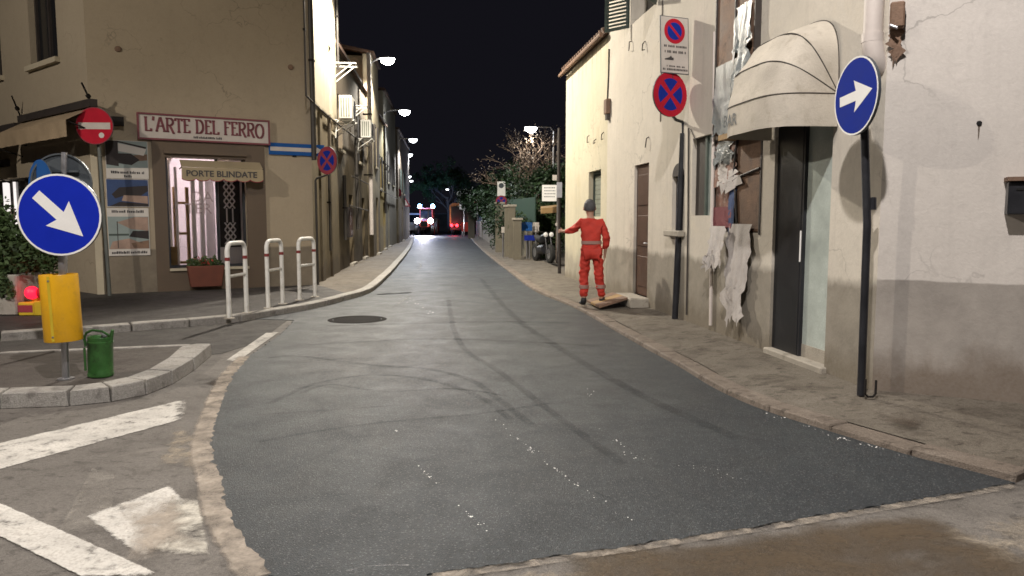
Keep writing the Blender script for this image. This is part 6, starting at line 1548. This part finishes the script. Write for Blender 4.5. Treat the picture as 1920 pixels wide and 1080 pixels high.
tr_ = [(wv(0, 0, .92), (.155, .12)), (wv(*J['hiL']), .108), (wv(*J['knL']), .082), (wv(-.125, -.015, .14), .074), (wv(*J['hiR']), .108), (wv(*J['knR']), .082), (wv(.19, .09, .14), .074)]
folds(skin_mesh(tr_, [(0, 1), (1, 2), (2, 3), (0, 4), (4, 5), (5, 6)], 0, 3), .024, 12, 4).build('trousers', 'workwear_red', PW, True)
for (ax_, ay_, tx_, ty_) in ((-.125, -.02, -.15, .20), (.195, .10, .235, .31)):
    skin_mesh([(wv(ax_, ay_, .17), .060), (wv(ax_, ay_ - .01, .065), (.052, .058)), (wv((ax_ + tx_) / 2, (ay_ + ty_) / 2, .05), (.05, .042)), (wv(tx_, ty_, .038), (.045, .03))], [(0, 1), (1, 2), (2, 3)], 0).build('boot', 'boot_black', PW, True)
for (x, y, z, r) in ((-.122, .012, .33, .083), (.165, .055, .33, .083)): MB().lathe([(r, -.03), (r + .003, -.028), (r + .003, .028), (r, .03)], 20, Matrix.Translation(Vector(wv(x, y, z)))).build('reflective_band', 'reflective_grey', PW, True)
Mj = Matrix.Translation(Vector(wv(0, .008, 1.07))) @ Matrix.Diagonal((1.32, 1.04, 1, 1)); MB().lathe([(.128, -.028), (.132, -.026), (.132, .026), (.128, .028)], 26, Mj).build('reflective_band', 'reflective_grey', PW, True)
hc = Vector(wv(-.03, .065, 1.655))
# hair: rounded cap over back, sides and crown with an uneven surface
hm = MB()
def hf(u, v):
    th = math.pi * (.02 + .66 * v); ph = 2 * math.pi * u
    d_ = Vector((math.sin(th) * math.cos(ph), math.sin(th) * math.sin(ph), math.cos(th)))
    k = 1 + .05 * mnoise.noise(d_ * 6) + .045 * mnoise.noise(d_ * 22)
    if d_.y > .35 and d_.z < .45: k *= .80
    return hc + Vector((d_.x * .098 * k, d_.y * .115 * k, d_.z * .128 * k + .01))
hm.grid(hf, 56, 32); hm.build('hair', 'hair_dark', PW, True)
for s_ in (-1, 1): MB().lathe([(0, .012), (.02, .010), (.028, 0), (.018, -.008)], 12, Matrix.Translation(hc + Vector((s_ * .097, .012, -.02))) @ Matrix.Rotation(R(90 * s_), 4, 'Y') @ Matrix.Diagonal((1.2, .8, 1, 1))).build('ear', 'skin', PW, True)
MB().lathe([(0, .03), (.012, .02), (.018, .0)], 10, Matrix.Translation(hc + Vector((0, .095, -.02))) @ Matrix.Rotation(R(-90), 4, 'X')).build('nose', 'skin', PW, True)
for s_ in (-1, 1): MB().lathe([(0, .008), (.012, .004), (.013, 0)], 10, Matrix.Translation(hc + Vector((s_ * .034, .088, .005))) @ Matrix.Rotation(R(-90), 4, 'X')).build('eye', 'sign_white', PW, True)
MB().tube([hc + Vector((-.025, .088, -.062)), hc + Vector((0, .094, -.064)), hc + Vector((.025, .088, -.062))], .005, 6).build('mouth', 'sign_red_dull', PW, True)
